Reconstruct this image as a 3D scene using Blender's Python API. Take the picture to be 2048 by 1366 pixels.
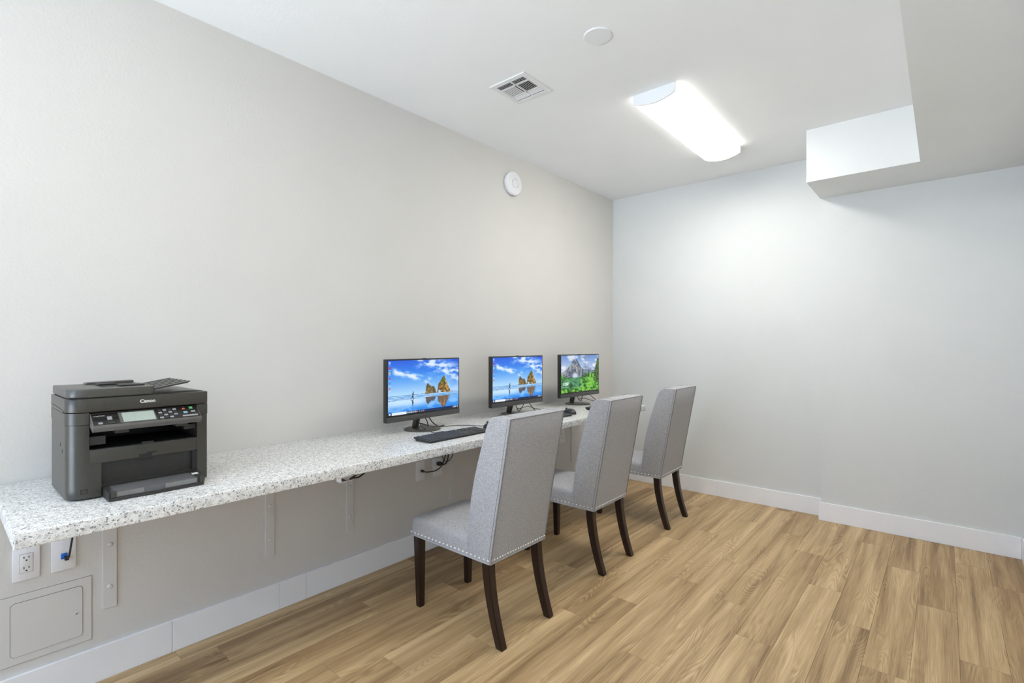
import bpy, bmesh, math, random
from mathutils import Vector, Matrix, noise
import numpy as np
random.seed(7)
scene = bpy.context.scene
for o in list(bpy.data.objects):
    bpy.data.objects.remove(o)
COL = scene.collection

# ------------------------------------------------------------------ camera
cam_d = bpy.data.cameras.new('camera')
cam_d.sensor_width = 36.0
cam_d.lens = 1003.0 / 2048.0 * 36.0
cam_d.shift_y = 6.0 / 2048.0
cam_d.clip_start = 0.02
cam = bpy.data.objects.new('camera', cam_d)
COL.objects.link(cam)
cam.location = (2.4923, 0.0, 1.3058)
cam.rotation_euler = (math.radians(90), 0, math.radians(40.732))
scene.camera = cam

# ------------------------------------------------------------------ world, daylight, exposure
scene.view_settings.view_transform = 'Standard'
scene.view_settings.look = 'None'
scene.view_settings.gamma = 1.0
scene.view_settings.use_curve_mapping = False
scene.view_settings.exposure = 0.18
world = bpy.data.worlds.new('World')
scene.world = world
world.use_nodes = True
bg = world.node_tree.nodes['Background']
bg.inputs[0].default_value = (0.72, 0.84, 1.0, 1)
bg.inputs[1].default_value = 0.5

H = 2.74            # ceiling height
YB = 4.436          # rear face of the room (recessed part of end wall)
YP = 4.335          # proud part of end wall
JX = 1.797          # where the end wall steps forward
XR = 2.8635         # right wall
YF = -2.7           # wall behind the photographer
CT = 0.8175         # countertop height

WIN_X0, WIN_X1, WIN_Z0, WIN_Z1 = 0.12, 1.85, 0.10, 2.60
day = bpy.data.lights.new('daylight', 'AREA')
day.shape = 'RECTANGLE'
day.size = WIN_X1 - WIN_X0
day.size_y = WIN_Z1 - WIN_Z0
day.energy = 45.0
day.color = (0.36, 0.57, 1.0)
day_o = bpy.data.objects.new('daylight', day)
COL.objects.link(day_o)
day_o.location = ((WIN_X0 + WIN_X1) / 2, YF - 0.16, (WIN_Z0 + WIN_Z1) / 2)
day_o.rotation_euler = (math.radians(90), 0, 0)
day_o.rotation_euler = (math.radians(-90), 0, math.radians(180))

# unseen fill light added outside the window, aimed up to brighten the ceiling
pave = bpy.data.lights.new('ceiling_fill', 'AREA')
pave.shape = 'RECTANGLE'; pave.size = 4.0; pave.size_y = 3.6
pave.energy = 1700.0
pave.color = (0.87, 0.955, 1.0)
fill_o = bpy.data.objects.new('ceiling_fill', pave)
COL.objects.link(fill_o)
fill_o.location = (-0.5, YF - 2.1, -0.02)
fill_o.rotation_euler = (math.radians(180), 0, 0)
LAMP_E = 23.5        # ceiling fixture lens emission

# ------------------------------------------------------------------ materials
def new_mat(name):
    m = bpy.data.materials.new(name)
    m.use_nodes = True
    nt = m.node_tree
    return m, nt, nt.nodes['Principled BSDF']

def N(nt, typ, **kw):
    n = nt.nodes.new(typ)
    for k, v in kw.items():
        if k.startswith('i_'):
            n.inputs[k[2:].replace('_', ' ')].default_value = v
        else:
            setattr(n, k, v)
    return n

def plain(name, col, rough=0.5, metal=0.0, spec=0.5, noise_scale=0, noise_amt=0.0, bump=0.0, bump_scale=300, alpha=1.0):
    m, nt, p = new_mat(name)
    c = (*col, 1) if len(col) == 3 else col
    p.inputs['Base Color'].default_value = c
    p.inputs['Roughness'].default_value = rough
    p.inputs['Metallic'].default_value = metal
    p.inputs['Specular IOR Level'].default_value = spec
    p.inputs['Alpha'].default_value = alpha
    tc = N(nt, 'ShaderNodeTexCoord')
    if noise_amt > 0:
        nz = N(nt, 'ShaderNodeTexNoise', i_Scale=noise_scale, i_Detail=3.0)
        nt.links.new(tc.outputs['Object'], nz.inputs['Vector'])
        rp = N(nt, 'ShaderNodeValToRGB')
        a, b = rp.color_ramp.elements
        a.position, b.position = 0.3, 0.7
        a.color = (*[max(0, x * (1 - noise_amt)) for x in c[:3]], 1)
        b.color = (*[min(1, x * (1 + noise_amt)) for x in c[:3]], 1)
        nt.links.new(nz.outputs['Fac'], rp.inputs['Fac'])
        nt.links.new(rp.outputs['Color'], p.inputs['Base Color'])
    if bump > 0:
        nz = N(nt, 'ShaderNodeTexNoise', i_Scale=bump_scale, i_Detail=2.0)
        nt.links.new(tc.outputs['Object'], nz.inputs['Vector'])
        bp = N(nt, 'ShaderNodeBump', i_Strength=bump, i_Distance=0.004)
        nt.links.new(nz.outputs['Fac'], bp.inputs['Height'])
        nt.links.new(bp.outputs['Normal'], p.inputs['Normal'])
    return m

M = {}
M['wall_beige'] = plain('wall_beige', (0.695, 0.675, 0.645), 0.6, spec=0.3, noise_scale=3, noise_amt=0.012, bump=0.22, bump_scale=95)
M['wall_grey'] = plain('wall_grey', (0.72, 0.732, 0.722), 0.6, spec=0.3, noise_scale=3, noise_amt=0.012, bump=0.16, bump_scale=95)
M['ceiling'] = plain('ceiling_white', (0.905, 0.912, 0.912), 0.7, spec=0.2, noise_scale=3, noise_amt=0.01, bump=0.12, bump_scale=90)
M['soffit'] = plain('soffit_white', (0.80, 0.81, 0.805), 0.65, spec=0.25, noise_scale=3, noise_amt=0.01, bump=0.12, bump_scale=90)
M['trim'] = plain('trim_white', (0.92, 0.92, 0.94), 0.35, noise_scale=6, noise_amt=0.015)
M['white_plastic'] = plain('white_plastic', (0.84, 0.84, 0.86), 0.35, noise_scale=30, noise_amt=0.01)
M['white_metal'] = plain('white_metal', (0.80, 0.80, 0.80), 0.4, noise_scale=30, noise_amt=0.01)
M['slot_dark'] = plain('slot_dark', (0.015, 0.015, 0.015), 0.7, noise_scale=40, noise_amt=0.1)
M['black_plastic'] = plain('black_plastic', (0.030, 0.029, 0.028), 0.38, noise_scale=60, noise_amt=0.1, bump=0.05, bump_scale=900)
M['key'] = plain('key_plastic', (0.045, 0.045, 0.047), 0.42, noise_scale=60, noise_amt=0.1)
M['bezel'] = plain('bezel_black', (0.022, 0.021, 0.020), 0.3, noise_scale=60, noise_amt=0.1)
M['chin'] = plain('chin_graphite', (0.075, 0.072, 0.070), 0.35, noise_scale=60, noise_amt=0.05)
M['stand'] = plain('stand_bronze', (0.085, 0.078, 0.065), 0.32, metal=0.3, noise_scale=60, noise_amt=0.06)
M['cable'] = plain('cable_black', (0.015, 0.014, 0.014), 0.45, noise_scale=60, noise_amt=0.1)
M['printer'] = plain('printer_charcoal', (0.050, 0.046, 0.037), 0.30, noise_scale=90, noise_amt=0.08, bump=0.10, bump_scale=1400)
M['printer_top'] = plain('printer_lid', (0.075, 0.071, 0.063), 0.33, noise_scale=90, noise_amt=0.06, bump=0.08, bump_scale=1400)
M['printer_dark'] = plain('printer_dark', (0.010, 0.010, 0.009), 0.55, noise_scale=60, noise_amt=0.1)
M['printer_mid'] = plain('printer_mid', (0.035, 0.033, 0.029), 0.5, noise_scale=60, noise_amt=0.1)
M['panel_black'] = plain('panel_black', (0.012, 0.011, 0.011), 0.16, noise_scale=60, noise_amt=0.1)
M['panel_grey'] = plain('panel_grey', (0.115, 0.108, 0.10), 0.4, noise_scale=60, noise_amt=0.05)
M['lcd'] = plain('lcd_green', (0.40, 0.46, 0.41), 0.25, noise_scale=60, noise_amt=0.03)
M['print_white'] = plain('print_white', (0.80, 0.80, 0.78), 0.5, noise_scale=60, noise_amt=0.02)
M['paper'] = plain('paper_white', (0.42, 0.42, 0.45), 0.7, noise_scale=60, noise_amt=0.02)
M['btn_grey'] = plain('button_grey', (0.30, 0.30, 0.31), 0.4, noise_scale=60, noise_amt=0.05)
M['btn_green'] = plain('button_green', (0.10, 0.45, 0.16), 0.4, noise_scale=60, noise_amt=0.05)
M['btn_red'] = plain('button_red', (0.50, 0.10, 0.06), 0.4, noise_scale=60, noise_amt=0.05)
M['btn_blue'] = plain('button_blue', (0.25, 0.45, 0.55), 0.4, noise_scale=60, noise_amt=0.05)
M['smoke'] = plain('smoky_plastic', (0.06, 0.058, 0.055), 0.12, noise_scale=60, noise_amt=0.05, alpha=0.30)
M['nickel'] = plain('nickel', (0.93, 0.92, 0.90), 0.25, metal=0.35, noise_scale=60, noise_amt=0.03)
M['jack_blue'] = plain('jack_blue', (0.02, 0.16, 0.62), 0.4, noise_scale=60, noise_amt=0.05)
M['painted_steel'] = plain('painted_steel', (0.69, 0.675, 0.65), 0.5, noise_scale=6, noise_amt=0.015, bump=0.05, bump_scale=120)
M['shadow_grey'] = plain('shadow_grey', (0.22, 0.20, 0.18), 0.7, noise_scale=40, noise_amt=0.1)
M['piping'] = plain('piping_grey', (0.22, 0.215, 0.22), 0.85, noise_scale=400, noise_amt=0.2)
M['subfloor'] = plain('subfloor', (0.10, 0.075, 0.05), 0.8, noise_scale=10, noise_amt=0.1)
M['window_frame'] = plain('window_frame', (0.7, 0.7, 0.7), 0.4, noise_scale=10, noise_amt=0.02)

def mat_leg():
    m, nt, p = new_mat('espresso_wood')
    tc = N(nt, 'ShaderNodeTexCoord')
    mp = N(nt, 'ShaderNodeMapping')
    mp.inputs['Scale'].default_value = (60, 60, 4)
    nz = N(nt, 'ShaderNodeTexNoise', i_Scale=1.0, i_Detail=4.0)
    rp = N(nt, 'ShaderNodeValToRGB')
    rp.color_ramp.elements[0].color = (0.010, 0.005, 0.004, 1)
    rp.color_ramp.elements[1].color = (0.032, 0.013, 0.008, 1)
    nt.links.new(tc.outputs['Object'], mp.inputs['Vector'])
    nt.links.new(mp.outputs['Vector'], nz.inputs['Vector'])
    nt.links.new(nz.outputs['Fac'], rp.inputs['Fac'])
    nt.links.new(rp.outputs['Color'], p.inputs['Base Color'])
    p.inputs['Roughness'].default_value = 0.28
    return m
M['leg'] = mat_leg()

def mat_fabric():
    m, nt, p = new_mat('grey_linen')
    tc = N(nt, 'ShaderNodeTexCoord')
    def thread(sc):
        mp = N(nt, 'ShaderNodeMapping')
        mp.inputs['Scale'].default_value = sc
        nz = N(nt, 'ShaderNodeTexNoise', i_Scale=1.0, i_Detail=2.0)
        nt.links.new(tc.outputs['Object'], mp.inputs['Vector'])
        nt.links.new(mp.outputs['Vector'], nz.inputs['Vector'])
        return nz.outputs['Fac']
    a = thread((800, 800, 150))
    b = thread((170, 170, 800))
    mx = N(nt, 'ShaderNodeMath', operation='ADD')
    nt.links.new(a, mx.inputs[0]); nt.links.new(b, mx.inputs[1])
    hf = N(nt, 'ShaderNodeMath', operation='MULTIPLY')
    hf.inputs[1].default_value = 0.5
    nt.links.new(mx.outputs[0], hf.inputs[0])
    rp = N(nt, 'ShaderNodeValToRGB')
    rp.color_ramp.elements[0].position = 0.36
    rp.color_ramp.elements[1].position = 0.64
    rp.color_ramp.elements[0].color = (0.265, 0.26, 0.27, 1)
    rp.color_ramp.elements[1].color = (0.585, 0.58, 0.595, 1)
    nt.links.new(hf.outputs[0], rp.inputs['Fac'])
    nt.links.new(rp.outputs['Color'], p.inputs['Base Color'])
    bp = N(nt, 'ShaderNodeBump', i_Strength=0.35, i_Distance=0.0015)
    nt.links.new(hf.outputs[0], bp.inputs['Height'])
    nt.links.new(bp.outputs['Normal'], p.inputs['Normal'])
    p.inputs['Roughness'].default_value = 0.9
    p.inputs['Specular IOR Level'].default_value = 0.15
    p.inputs['Sheen Weight'].default_value = 0.15
    return m
M['fabric'] = mat_fabric()

def mat_quartz():
    m, nt, p = new_mat('speckled_quartz')
    tc = N(nt, 'ShaderNodeTexCoord')
    nz = N(nt, 'ShaderNodeTexNoise', i_Scale=220.0, i_Detail=2.0)
    nt.links.new(tc.outputs['Object'], nz.inputs['Vector'])
    ad = N(nt, 'ShaderNodeVectorMath', operation='MULTIPLY_ADD')
    ad.inputs[1].default_value = (0.007, 0.007, 0.007)
    nt.links.new(nz.outputs['Color'], ad.inputs[0])
    nt.links.new(tc.outputs['Object'], ad.inputs[2])
    def flecks(scale, lo, hi, radius):
        v = N(nt, 'ShaderNodeTexVoronoi', i_Scale=scale)
        nt.links.new(ad.outputs[0], v.inputs['Vector'])
        sp = N(nt, 'ShaderNodeSeparateColor')
        nt.links.new(v.outputs['Color'], sp.inputs[0])
        r = N(nt, 'ShaderNodeMapRange')
        r.inputs['From Min'].default_value = lo
        r.inputs['From Max'].default_value = hi
        nt.links.new(sp.outputs[0], r.inputs['Value'])
        d = N(nt, 'ShaderNodeMapRange')
        d.inputs['From Min'].default_value = radius
        d.inputs['From Max'].default_value = radius * 0.7
        nt.links.new(v.outputs['Distance'], d.inputs['Value'])
        mu = N(nt, 'ShaderNodeMath', operation='MULTIPLY')
        nt.links.new(r.outputs[0], mu.inputs[0]); nt.links.new(d.outputs[0], mu.inputs[1])
        return mu.outputs[0]
    n2 = N(nt, 'ShaderNodeTexNoise', i_Scale=60.0, i_Detail=3.0)
    nt.links.new(tc.outputs['Object'], n2.inputs['Vector'])
    base = N(nt, 'ShaderNodeValToRGB')
    base.color_ramp.elements[0].position = 0.35
    base.color_ramp.elements[1].position = 0.6
    base.color_ramp.elements[0].color = (0.66, 0.65, 0.63, 1)
    base.color_ramp.elements[1].color = (0.86, 0.85, 0.83, 1)
    nt.links.new(n2.outputs['Fac'], base.inputs['Fac'])
    cur = base.outputs['Color']
    for sc, lo, hi, rad, col in ((215, 0.70, 0.74, 0.55, (0.44, 0.43, 0.42, 1)), (150, 0.80, 0.83, 0.50, (0.27, 0.26, 0.26, 1)),
                                 (320, 0.84, 0.87, 0.55, (0.10, 0.095, 0.09, 1)), (88, 0.89, 0.91, 0.42, (0.20, 0.20, 0.205, 1))):
        f = flecks(sc, lo, hi, rad)
        mx = N(nt, 'ShaderNodeMix', data_type='RGBA')
        nt.links.new(f, mx.inputs[0])
        nt.links.new(cur, mx.inputs[6])
        mx.inputs[7].default_value = col
        cur = mx.outputs[2]
    nt.links.new(cur, p.inputs['Base Color'])
    p.inputs['Roughness'].default_value = 0.3
    return m
M['quartz'] = mat_quartz()

def mat_oak():
    m, nt, p = new_mat('oak_plank')
    tc = N(nt, 'ShaderNodeTexCoord')
    oi = N(nt, 'ShaderNodeObjectInfo')
    off = N(nt, 'ShaderNodeMath', operation='MULTIPLY'); off.inputs[1].default_value = 97.0
    nt.links.new(oi.outputs['Random'], off.inputs[0])
    cx = N(nt, 'ShaderNodeCombineXYZ')
    nt.links.new(off.outputs[0], cx.inputs[0]); nt.links.new(off.outputs[0], cx.inputs[1]); nt.links.new(off.outputs[0], cx.inputs[2])
    ad = N(nt, 'ShaderNodeVectorMath', operation='ADD')
    nt.links.new(tc.outputs['Object'], ad.inputs[0]); nt.links.new(cx.outputs[0], ad.inputs[1])
    def noise_t(scale, det=4.0, dist=0.0):
        mp = N(nt, 'ShaderNodeMapping'); mp.inputs['Scale'].default_value = scale
        nt.links.new(ad.outputs[0], mp.inputs['Vector'])
        nz = N(nt, 'ShaderNodeTexNoise', i_Scale=1.0, i_Detail=det, i_Distortion=dist)
        nt.links.new(mp.outputs['Vector'], nz.inputs['Vector'])
        return nz.outputs['Fac']
    broad = noise_t((15, 0.75, 1), 4.0, 0.5)       # wide colour streaks
    grain = noise_t((260, 5, 1), 4.0)             # fine pores
    mid_ = noise_t((70, 3.0, 1), 3.0)
    # cathedral figure: contour lines of a smooth stretched field
    field = noise_t((8.0, 1.1, 1), 1.5, 0.4)
    fm = N(nt, 'ShaderNodeMath', operation='MULTIPLY'); fm.inputs[1].default_value = 190.0
    nt.links.new(field, fm.inputs[0])
    fs = N(nt, 'ShaderNodeMath', operation='SINE'); nt.links.new(fm.outputs[0], fs.inputs[0])
    patch = noise_t((9, 1.9, 1), 2.0)
    pr = N(nt, 'ShaderNodeMapRange'); pr.inputs['From Min'].default_value = 0.50; pr.inputs['From Max'].default_value = 0.66
    nt.links.new(patch, pr.inputs['Value'])
    fig = N(nt, 'ShaderNodeMath', operation='MULTIPLY'); nt.links.new(fs.outputs[0], fig.inputs[0]); nt.links.new(pr.outputs[0], fig.inputs[1])
    # sum up
    def madd(a, k, b):
        n = N(nt, 'ShaderNodeMath', operation='MULTIPLY_ADD'); n.inputs[1].default_value = k
        nt.links.new(a, n.inputs[0])
        if isinstance(b, float): n.inputs[2].default_value = b
        else: nt.links.new(b, n.inputs[2])
        return n.outputs[0]
    t = madd(broad, 1.30, -0.27)
    t = madd(grain, 0.62, t)
    t = madd(mid_, 0.16, t)
    t = madd(fig.outputs[0], 0.11, t)
    t = madd(oi.outputs['Random'], 0.24, t)
    t = madd(t, 1.0, -0.225)
    rp = N(nt, 'ShaderNodeValToRGB')
    e = rp.color_ramp.elements
    e[0].position = 0.30; e[0].color = (0.231, 0.142, 0.067, 1)
    e[1].position = 0.98; e[1].color = (0.722, 0.523, 0.294, 1)
    k = rp.color_ramp.elements.new(0.52); k.color = (0.391, 0.254, 0.126, 1)
    k = rp.color_ramp.elements.new(0.74); k.color = (0.538, 0.372, 0.195, 1)
    nt.links.new(t, rp.inputs['Fac'])
    nt.links.new(rp.outputs['Color'], p.inputs['Base Color'])
    bp = N(nt, 'ShaderNodeBump', i_Strength=0.12, i_Distance=0.002)
    nt.links.new(grain, bp.inputs['Height'])
    nt.links.new(bp.outputs['Normal'], p.inputs['Normal'])
    p.inputs['Roughness'].default_value = 0.48
    p.inputs['Specular IOR Level'].default_value = 0.35
    return m
M['oak'] = mat_oak()

def mat_emit_attr(strength):
    m, nt, p = new_mat('lit_screen')
    at = N(nt, 'ShaderNodeAttribute', attribute_name='pic')
    p.inputs['Base Color'].default_value = (0.01, 0.01, 0.01, 1)
    p.inputs['Roughness'].default_value = 0.25
    nt.links.new(at.outputs['Color'], p.inputs['Emission Color'])
    p.inputs['Emission Strength'].default_value = strength
    return m
M['screen'] = mat_emit_attr(0.95)

def mat_emit(name, col, s):
    m, nt, p = new_mat(name)
    p.inputs['Base Color'].default_value = (*col, 1)
    p.inputs['Emission Color'].default_value = (*col, 1)
    p.inputs['Emission Strength'].default_value = s
    p.inputs['Roughness'].default_value = 0.4
    return m
M['lens'] = mat_emit('lamp_lens', (1.0, 0.985, 0.93), LAMP_E)
M['lens_side'] = mat_emit('lamp_lens_side', (1.0, 0.985, 0.93), LAMP_E * 0.11)
M['lens_dim'] = mat_emit('lamp_lens_dim', (1.0, 0.93, 0.78), LAMP_E * 0.43)
M['lens_dim_side'] = mat_emit('lamp_lens_dim_side', (1.0, 0.93, 0.78), LAMP_E * 0.09)
M['cap'] = mat_emit('translucent_cap', (0.86, 0.875, 0.88), 0.02)
M['screen_text'] = mat_emit('screen_text', (0.9, 0.93, 0.95), 0.9)

def mat_pane():
    m = bpy.data.materials.new('window_glass'); m.use_nodes = True
    nt = m.node_tree; nt.nodes.clear()
    out = N(nt, 'ShaderNodeOutputMaterial')
    tr = N(nt, 'ShaderNodeBsdfTransparent'); gl = N(nt, 'ShaderNodeBsdfGlossy')
    gl.inputs['Roughness'].default_value = 0.02
    mx = N(nt, 'ShaderNodeMixShader'); mx.inputs[0].default_value = 0.06
    nt.links.new(tr.outputs[0], mx.inputs[1]); nt.links.new(gl.outputs[0], mx.inputs[2]); nt.links.new(mx.outputs[0], out.inputs[0])
    return m
M['pane'] = mat_pane()

# ------------------------------------------------------------------ mesh helpers
class MB:
    """collects shapes into one bmesh, then builds ONE mesh object"""
    def __init__(self):
        self.bm = bmesh.new()
    def add(self, verts, faces):
        vs = [self.bm.verts.new(v) for v in verts]
        for f in faces:
            try:
                self.bm.faces.new([vs[i] for i in f])
            except ValueError:
                pass
        return vs
    def _merge(self, b):
        me = bpy.data.meshes.new('tmp'); b.to_mesh(me); b.free()
        self.bm.from_mesh(me); bpy.data.meshes.remove(me)
    def box(self, x0, x1, y0, y1, z0, z1, bevel=0.0, seg=2, mtx=None):
        b = bmesh.new()
        v = [b.verts.new((x, y, z)) for x in (x0, x1) for y in (y0, y1) for z in (z0, z1)]
        for f in ((0, 1, 3, 2), (4, 6, 7, 5), (0, 4, 5, 1), (2, 3, 7, 6), (0, 2, 6, 4), (1, 5, 7, 3)):
            b.faces.new([v[i] for i in f])
        if bevel > 0:
            bmesh.ops.bevel(b, geom=list(b.edges), offset=bevel, segments=seg, profile=0.5, affect='EDGES')
        if mtx is not None:
            bmesh.ops.transform(b, matrix=mtx, verts=b.verts)
        self._merge(b)
        return self
    def prism(self, poly, axis, a, b_, bevel=0.0, seg=2, cap_bevel_only=False, mtx=None):
        """poly: 2-D outline in the plane of the two other axes (cyclic order x,y,z), extruded along axis from a to b_"""
        def P(u, v, w):
            return {'x': (w, u, v), 'y': (u, w, v), 'z': (u, v, w)}[axis]
        b = bmesh.new()
        A = [b.verts.new(P(u, v, a)) for u, v in poly]
        B = [b.verts.new(P(u, v, b_)) for u, v in poly]
        n = len(poly)
        b.faces.new(A); b.faces.new(B[::-1])
        for i in range(n):
            b.faces.new([A[i], B[i], B[(i + 1) % n], A[(i + 1) % n]])
        bmesh.ops.recalc_face_normals(b, faces=b.faces)
        if bevel > 0:
            if cap_bevel_only:
                As, Bs = set(A), set(B)
                ed = [e for e in b.edges if (e.verts[0] in As and e.verts[1] in As) or (e.verts[0] in Bs and e.verts[1] in Bs)]
            else:
                ed = list(b.edges)
            bmesh.ops.bevel(b, geom=ed, offset=bevel, segments=seg, profile=0.5, affect='EDGES', clamp_overlap=True)
        if mtx is not None:
            bmesh.ops.transform(b, matrix=mtx, verts=b.verts)
        self._merge(b)
        return self
    def tube(self, pts, r, n=8, caps=True):
        pts = [Vector(p) for p in pts]
        rings = []
        up = Vector((0.13, 0.27, 0.95))
        for i, p in enumerate(pts):
            d = (pts[min(i + 1, len(pts) - 1)] - pts[max(i - 1, 0)]).normalized()
            s = d.cross(up)
            if s.length < 1e-4: s = d.cross(Vector((1, 0, 0)))
            s.normalize(); t = s.cross(d).normalized()
            up = t
            rr = r[i] if isinstance(r, (list, tuple)) else r
            rings.append([self.bm.verts.new(p + rr * (math.cos(2 * math.pi * k / n) * s + math.sin(2 * math.pi * k / n) * t)) for k in range(n)])
        for a, b in zip(rings, rings[1:]):
            for k in range(n):
                self.bm.faces.new([a[k], a[(k + 1) % n], b[(k + 1) % n], b[k]])
        if caps:
            self.bm.faces.new(rings[0][::-1]); self.bm.faces.new(rings[-1])
        return self
    def lathe(self, prof, n=40, c=(0, 0, 0), axis='z'):
        """prof: (radius, height) list"""
        def P(r, h, a):
            x, y = r * math.cos(a), r * math.sin(a)
            v = {'z': (x, y, h), 'x': (h, x, y), 'y': (x, h, y)}[axis]
            return (v[0] + c[0], v[1] + c[1], v[2] + c[2])
        rings = []
        for r, h in prof:
            if r < 1e-6:
                rings.append([self.bm.verts.new(P(0, h, 0))])
            else:
                rings.append([self.bm.verts.new(P(r, h, 2 * math.pi * k / n)) for k in range(n)])
        for a, b in zip(rings, rings[1:]):
            for k in range(n):
                q = []
                for vv in (a[k % len(a)], a[(k + 1) % len(a)], b[(k + 1) % len(b)], b[k % len(b)]):
                    if vv not in q: q.append(vv)
                if len(q) > 2:
                    self.bm.faces.new(q)
        return self
    def mesh(self, name, smooth=None):
        bmesh.ops.recalc_face_normals(self.bm, faces=self.bm.faces)
        me = bpy.data.meshes.new(name)
        self.bm.to_mesh(me); self.bm.free()
        if smooth is not None:
            for p in me.polygons: p.use_smooth = True
            me.set_sharp_from_angle(angle=math.radians(smooth))
        return me
    def build(self, name, mat, parent=None, smooth=None, world=True):
        """world=True: coordinates are world coordinates, shifted into the parent's frame"""
        me = self.mesh(name, smooth)
        return link(name, me, mat, parent, world)

def abs_loc(o):
    v = Vector(o.location)
    while o.parent:
        o = o.parent; v += o.location
    return v

def link(name, me, mat, parent=None, world=True):
    if mat is not None and not me.materials:
        me.materials.append(mat)
    o = bpy.data.objects.new(name, me)
    COL.objects.link(o)
    if parent is not None:
        o.parent = parent
        if world:
            me.transform(Matrix.Translation(-abs_loc(parent)))
    return o

def tag(o, label, cat, group=None):
    o['label'] = label; o['category'] = cat
    if group: o['group'] = group
    return o

def thing(name, label, cat, loc=(0, 0, 0), rotz=0.0, group=None):
    o = bpy.data.objects.new(name, None)
    o.empty_display_size = 0.05
    COL.objects.link(o)
    o.location = loc; o.rotation_euler = (0, 0, rotz)
    return tag(o, label, cat, group)

def struct(o):
    o['kind'] = 'structure'
    return o

def children(o):
    return [c for c in bpy.data.objects if c.parent == o]

def copy_tree(o, parent=None):
    c = o.copy(); COL.objects.link(c); c.parent = parent
    for ch in children(o):
        copy_tree(ch, c)
    return c

def spline(pts, n=8):
    P = [Vector(p) for p in pts]
    P = [2 * P[0] - P[1]] + P + [2 * P[-1] - P[-2]]
    out = []
    for i in range(1, len(P) - 2):
        p0, p1, p2, p3 = P[i - 1:i + 3]
        for k in range(n):
            t = k / n
            out.append(0.5 * ((2 * p1) + (-p0 + p2) * t + (2 * p0 - 5 * p1 + 4 * p2 - p3) * t * t + (-p0 + 3 * p1 - 3 * p2 + p3) * t ** 3))
    out.append(P[-2])
    return out

def rrect(u0, u1, v0, v1, r, n=5, corners=(1, 1, 1, 1)):
    """rounded rectangle outline; corners: (u0v0, u1v0, u1v1, u0v1)"""
    pts = []
    for (cu, cv, a0, on, pu, pv) in ((u0 + r, v0 + r, 180, corners[0], u0, v0), (u1 - r, v0 + r, 270, corners[1], u1, v0),
                                     (u1 - r, v1 - r, 0, corners[2], u1, v1), (u0 + r, v1 - r, 90, corners[3], u0, v1)):
        if not on:
            pts.append((pu, pv)); continue
        for k in range(n + 1):
            a = math.radians(a0 + 90 * k / n)
            pts.append((cu + r * math.cos(a), cv + r * math.sin(a)))
    return pts

def text_mesh(body, size, offset=0.0, extrude=0.0003, spacing=1.0):
    cu = bpy.data.curves.new('txt', 'FONT')
    cu.body = body; cu.size = size; cu.extrude = extrude; cu.offset = offset
    cu.space_character = spacing
    cu.resolution_u = 4
    ob = bpy.data.objects.new('txt', cu); COL.objects.link(ob)
    bpy.context.view_layer.update()
    dg = bpy.context.evaluated_depsgraph_get()
    me = bpy.data.meshes.new_from_object(ob.evaluated_get(dg))
    bpy.data.objects.remove(ob); bpy.data.curves.remove(cu)
    return me

# ------------------------------------------------------------------ room shell
T = 0.12
# floor with individual planks
fl = struct(MB().box(-T, XR + T, YF - T, YB + T, -0.12, -0.006).build('floor', M['subfloor']))
PW, PL = 0.1524, 1.2192
joint = {-11: 0.81, -10: 1.43, -9: 0.62, -8: 1.05, -7: 1.240, -6: 1.588, -5: 3.262, -4: 2.317, -3: 2.735, -2: 3.15, -1: 2.650, 0: 3.593,
         1: 3.133, 2: 2.802, 3: 2.476, 4: 3.251, 5: 2.785, 6: 3.751, 7: 2.05, -12: 1.9}
plank_cache = {}
G = 0.00035
for k in range(-12, 8):
    xa, xb = max(0.0, 1.780 + PW * k), min(XR, 1.780 + PW * (k + 1))
    if xb - xa < 0.01: continue
    ys = []
    y = joint[k]
    while y > YF: y -= PL
    while y < YB + PL:
        ys.append(y); y += PL
    for ya, yb in zip(ys, ys[1:]):
        ya, yb = max(ya, YF), min(yb, YB)
        if yb - ya < 0.02: continue
        w, l = round(xb - xa, 4), round(yb - ya, 4)
        if (w, l) not in plank_cache:
            mb = MB()
            x1, y1, b = w / 2 - G, l / 2 - G, 0.0006
            vb = [(-x1, -y1, -0.006), (x1, -y1, -0.006), (x1, y1, -0.006), (-x1, y1, -0.006)]
            vm = [(x, yy, -b) for x, yy, z in vb]
            vt = [(-x1 + b, -y1 + b, 0), (x1 - b, -y1 + b, 0), (x1 - b, y1 - b, 0), (-x1 + b, y1 - b, 0)]
            mb.add(vb + vm + vt, [(0, 1, 5, 4), (1, 2, 6, 5), (2, 3, 7, 6), (3, 0, 4, 7), (4, 5, 9, 8), (5, 6, 10, 9), (6, 7, 11, 10), (7, 4, 8, 11), (8, 9, 10, 11)])
            me = mb.mesh('plank'); me.materials.append(M['oak'])
            plank_cache[(w, l)] = me
        o = bpy.data.objects.new('plank', plank_cache[(w, l)])
        COL.objects.link(o); o.parent = fl
        o.location = ((xa + xb) / 2, (ya + yb) / 2, 0)

struct(MB().box(-T, XR + T, YF - T, YB + T, H, H + T).build('ceiling', M['ceiling']))
struct(MB().box(-T, 0, YF - T, YB + T, 0, H).build('wall_left', M['wall_beige']))
struct(MB().box(XR, XR + T, YF - T, YB + T, 0, H).build('wall_right', M['wall_grey']))
# end wall: recessed part and proud part in one outline
struct(MB().prism([(0, YB + T), (0, YB), (JX, YB), (JX, YP), (XR, YP), (XR, YB + T)], 'z', 0, H).build('wall_back', M['wall_grey']))
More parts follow.
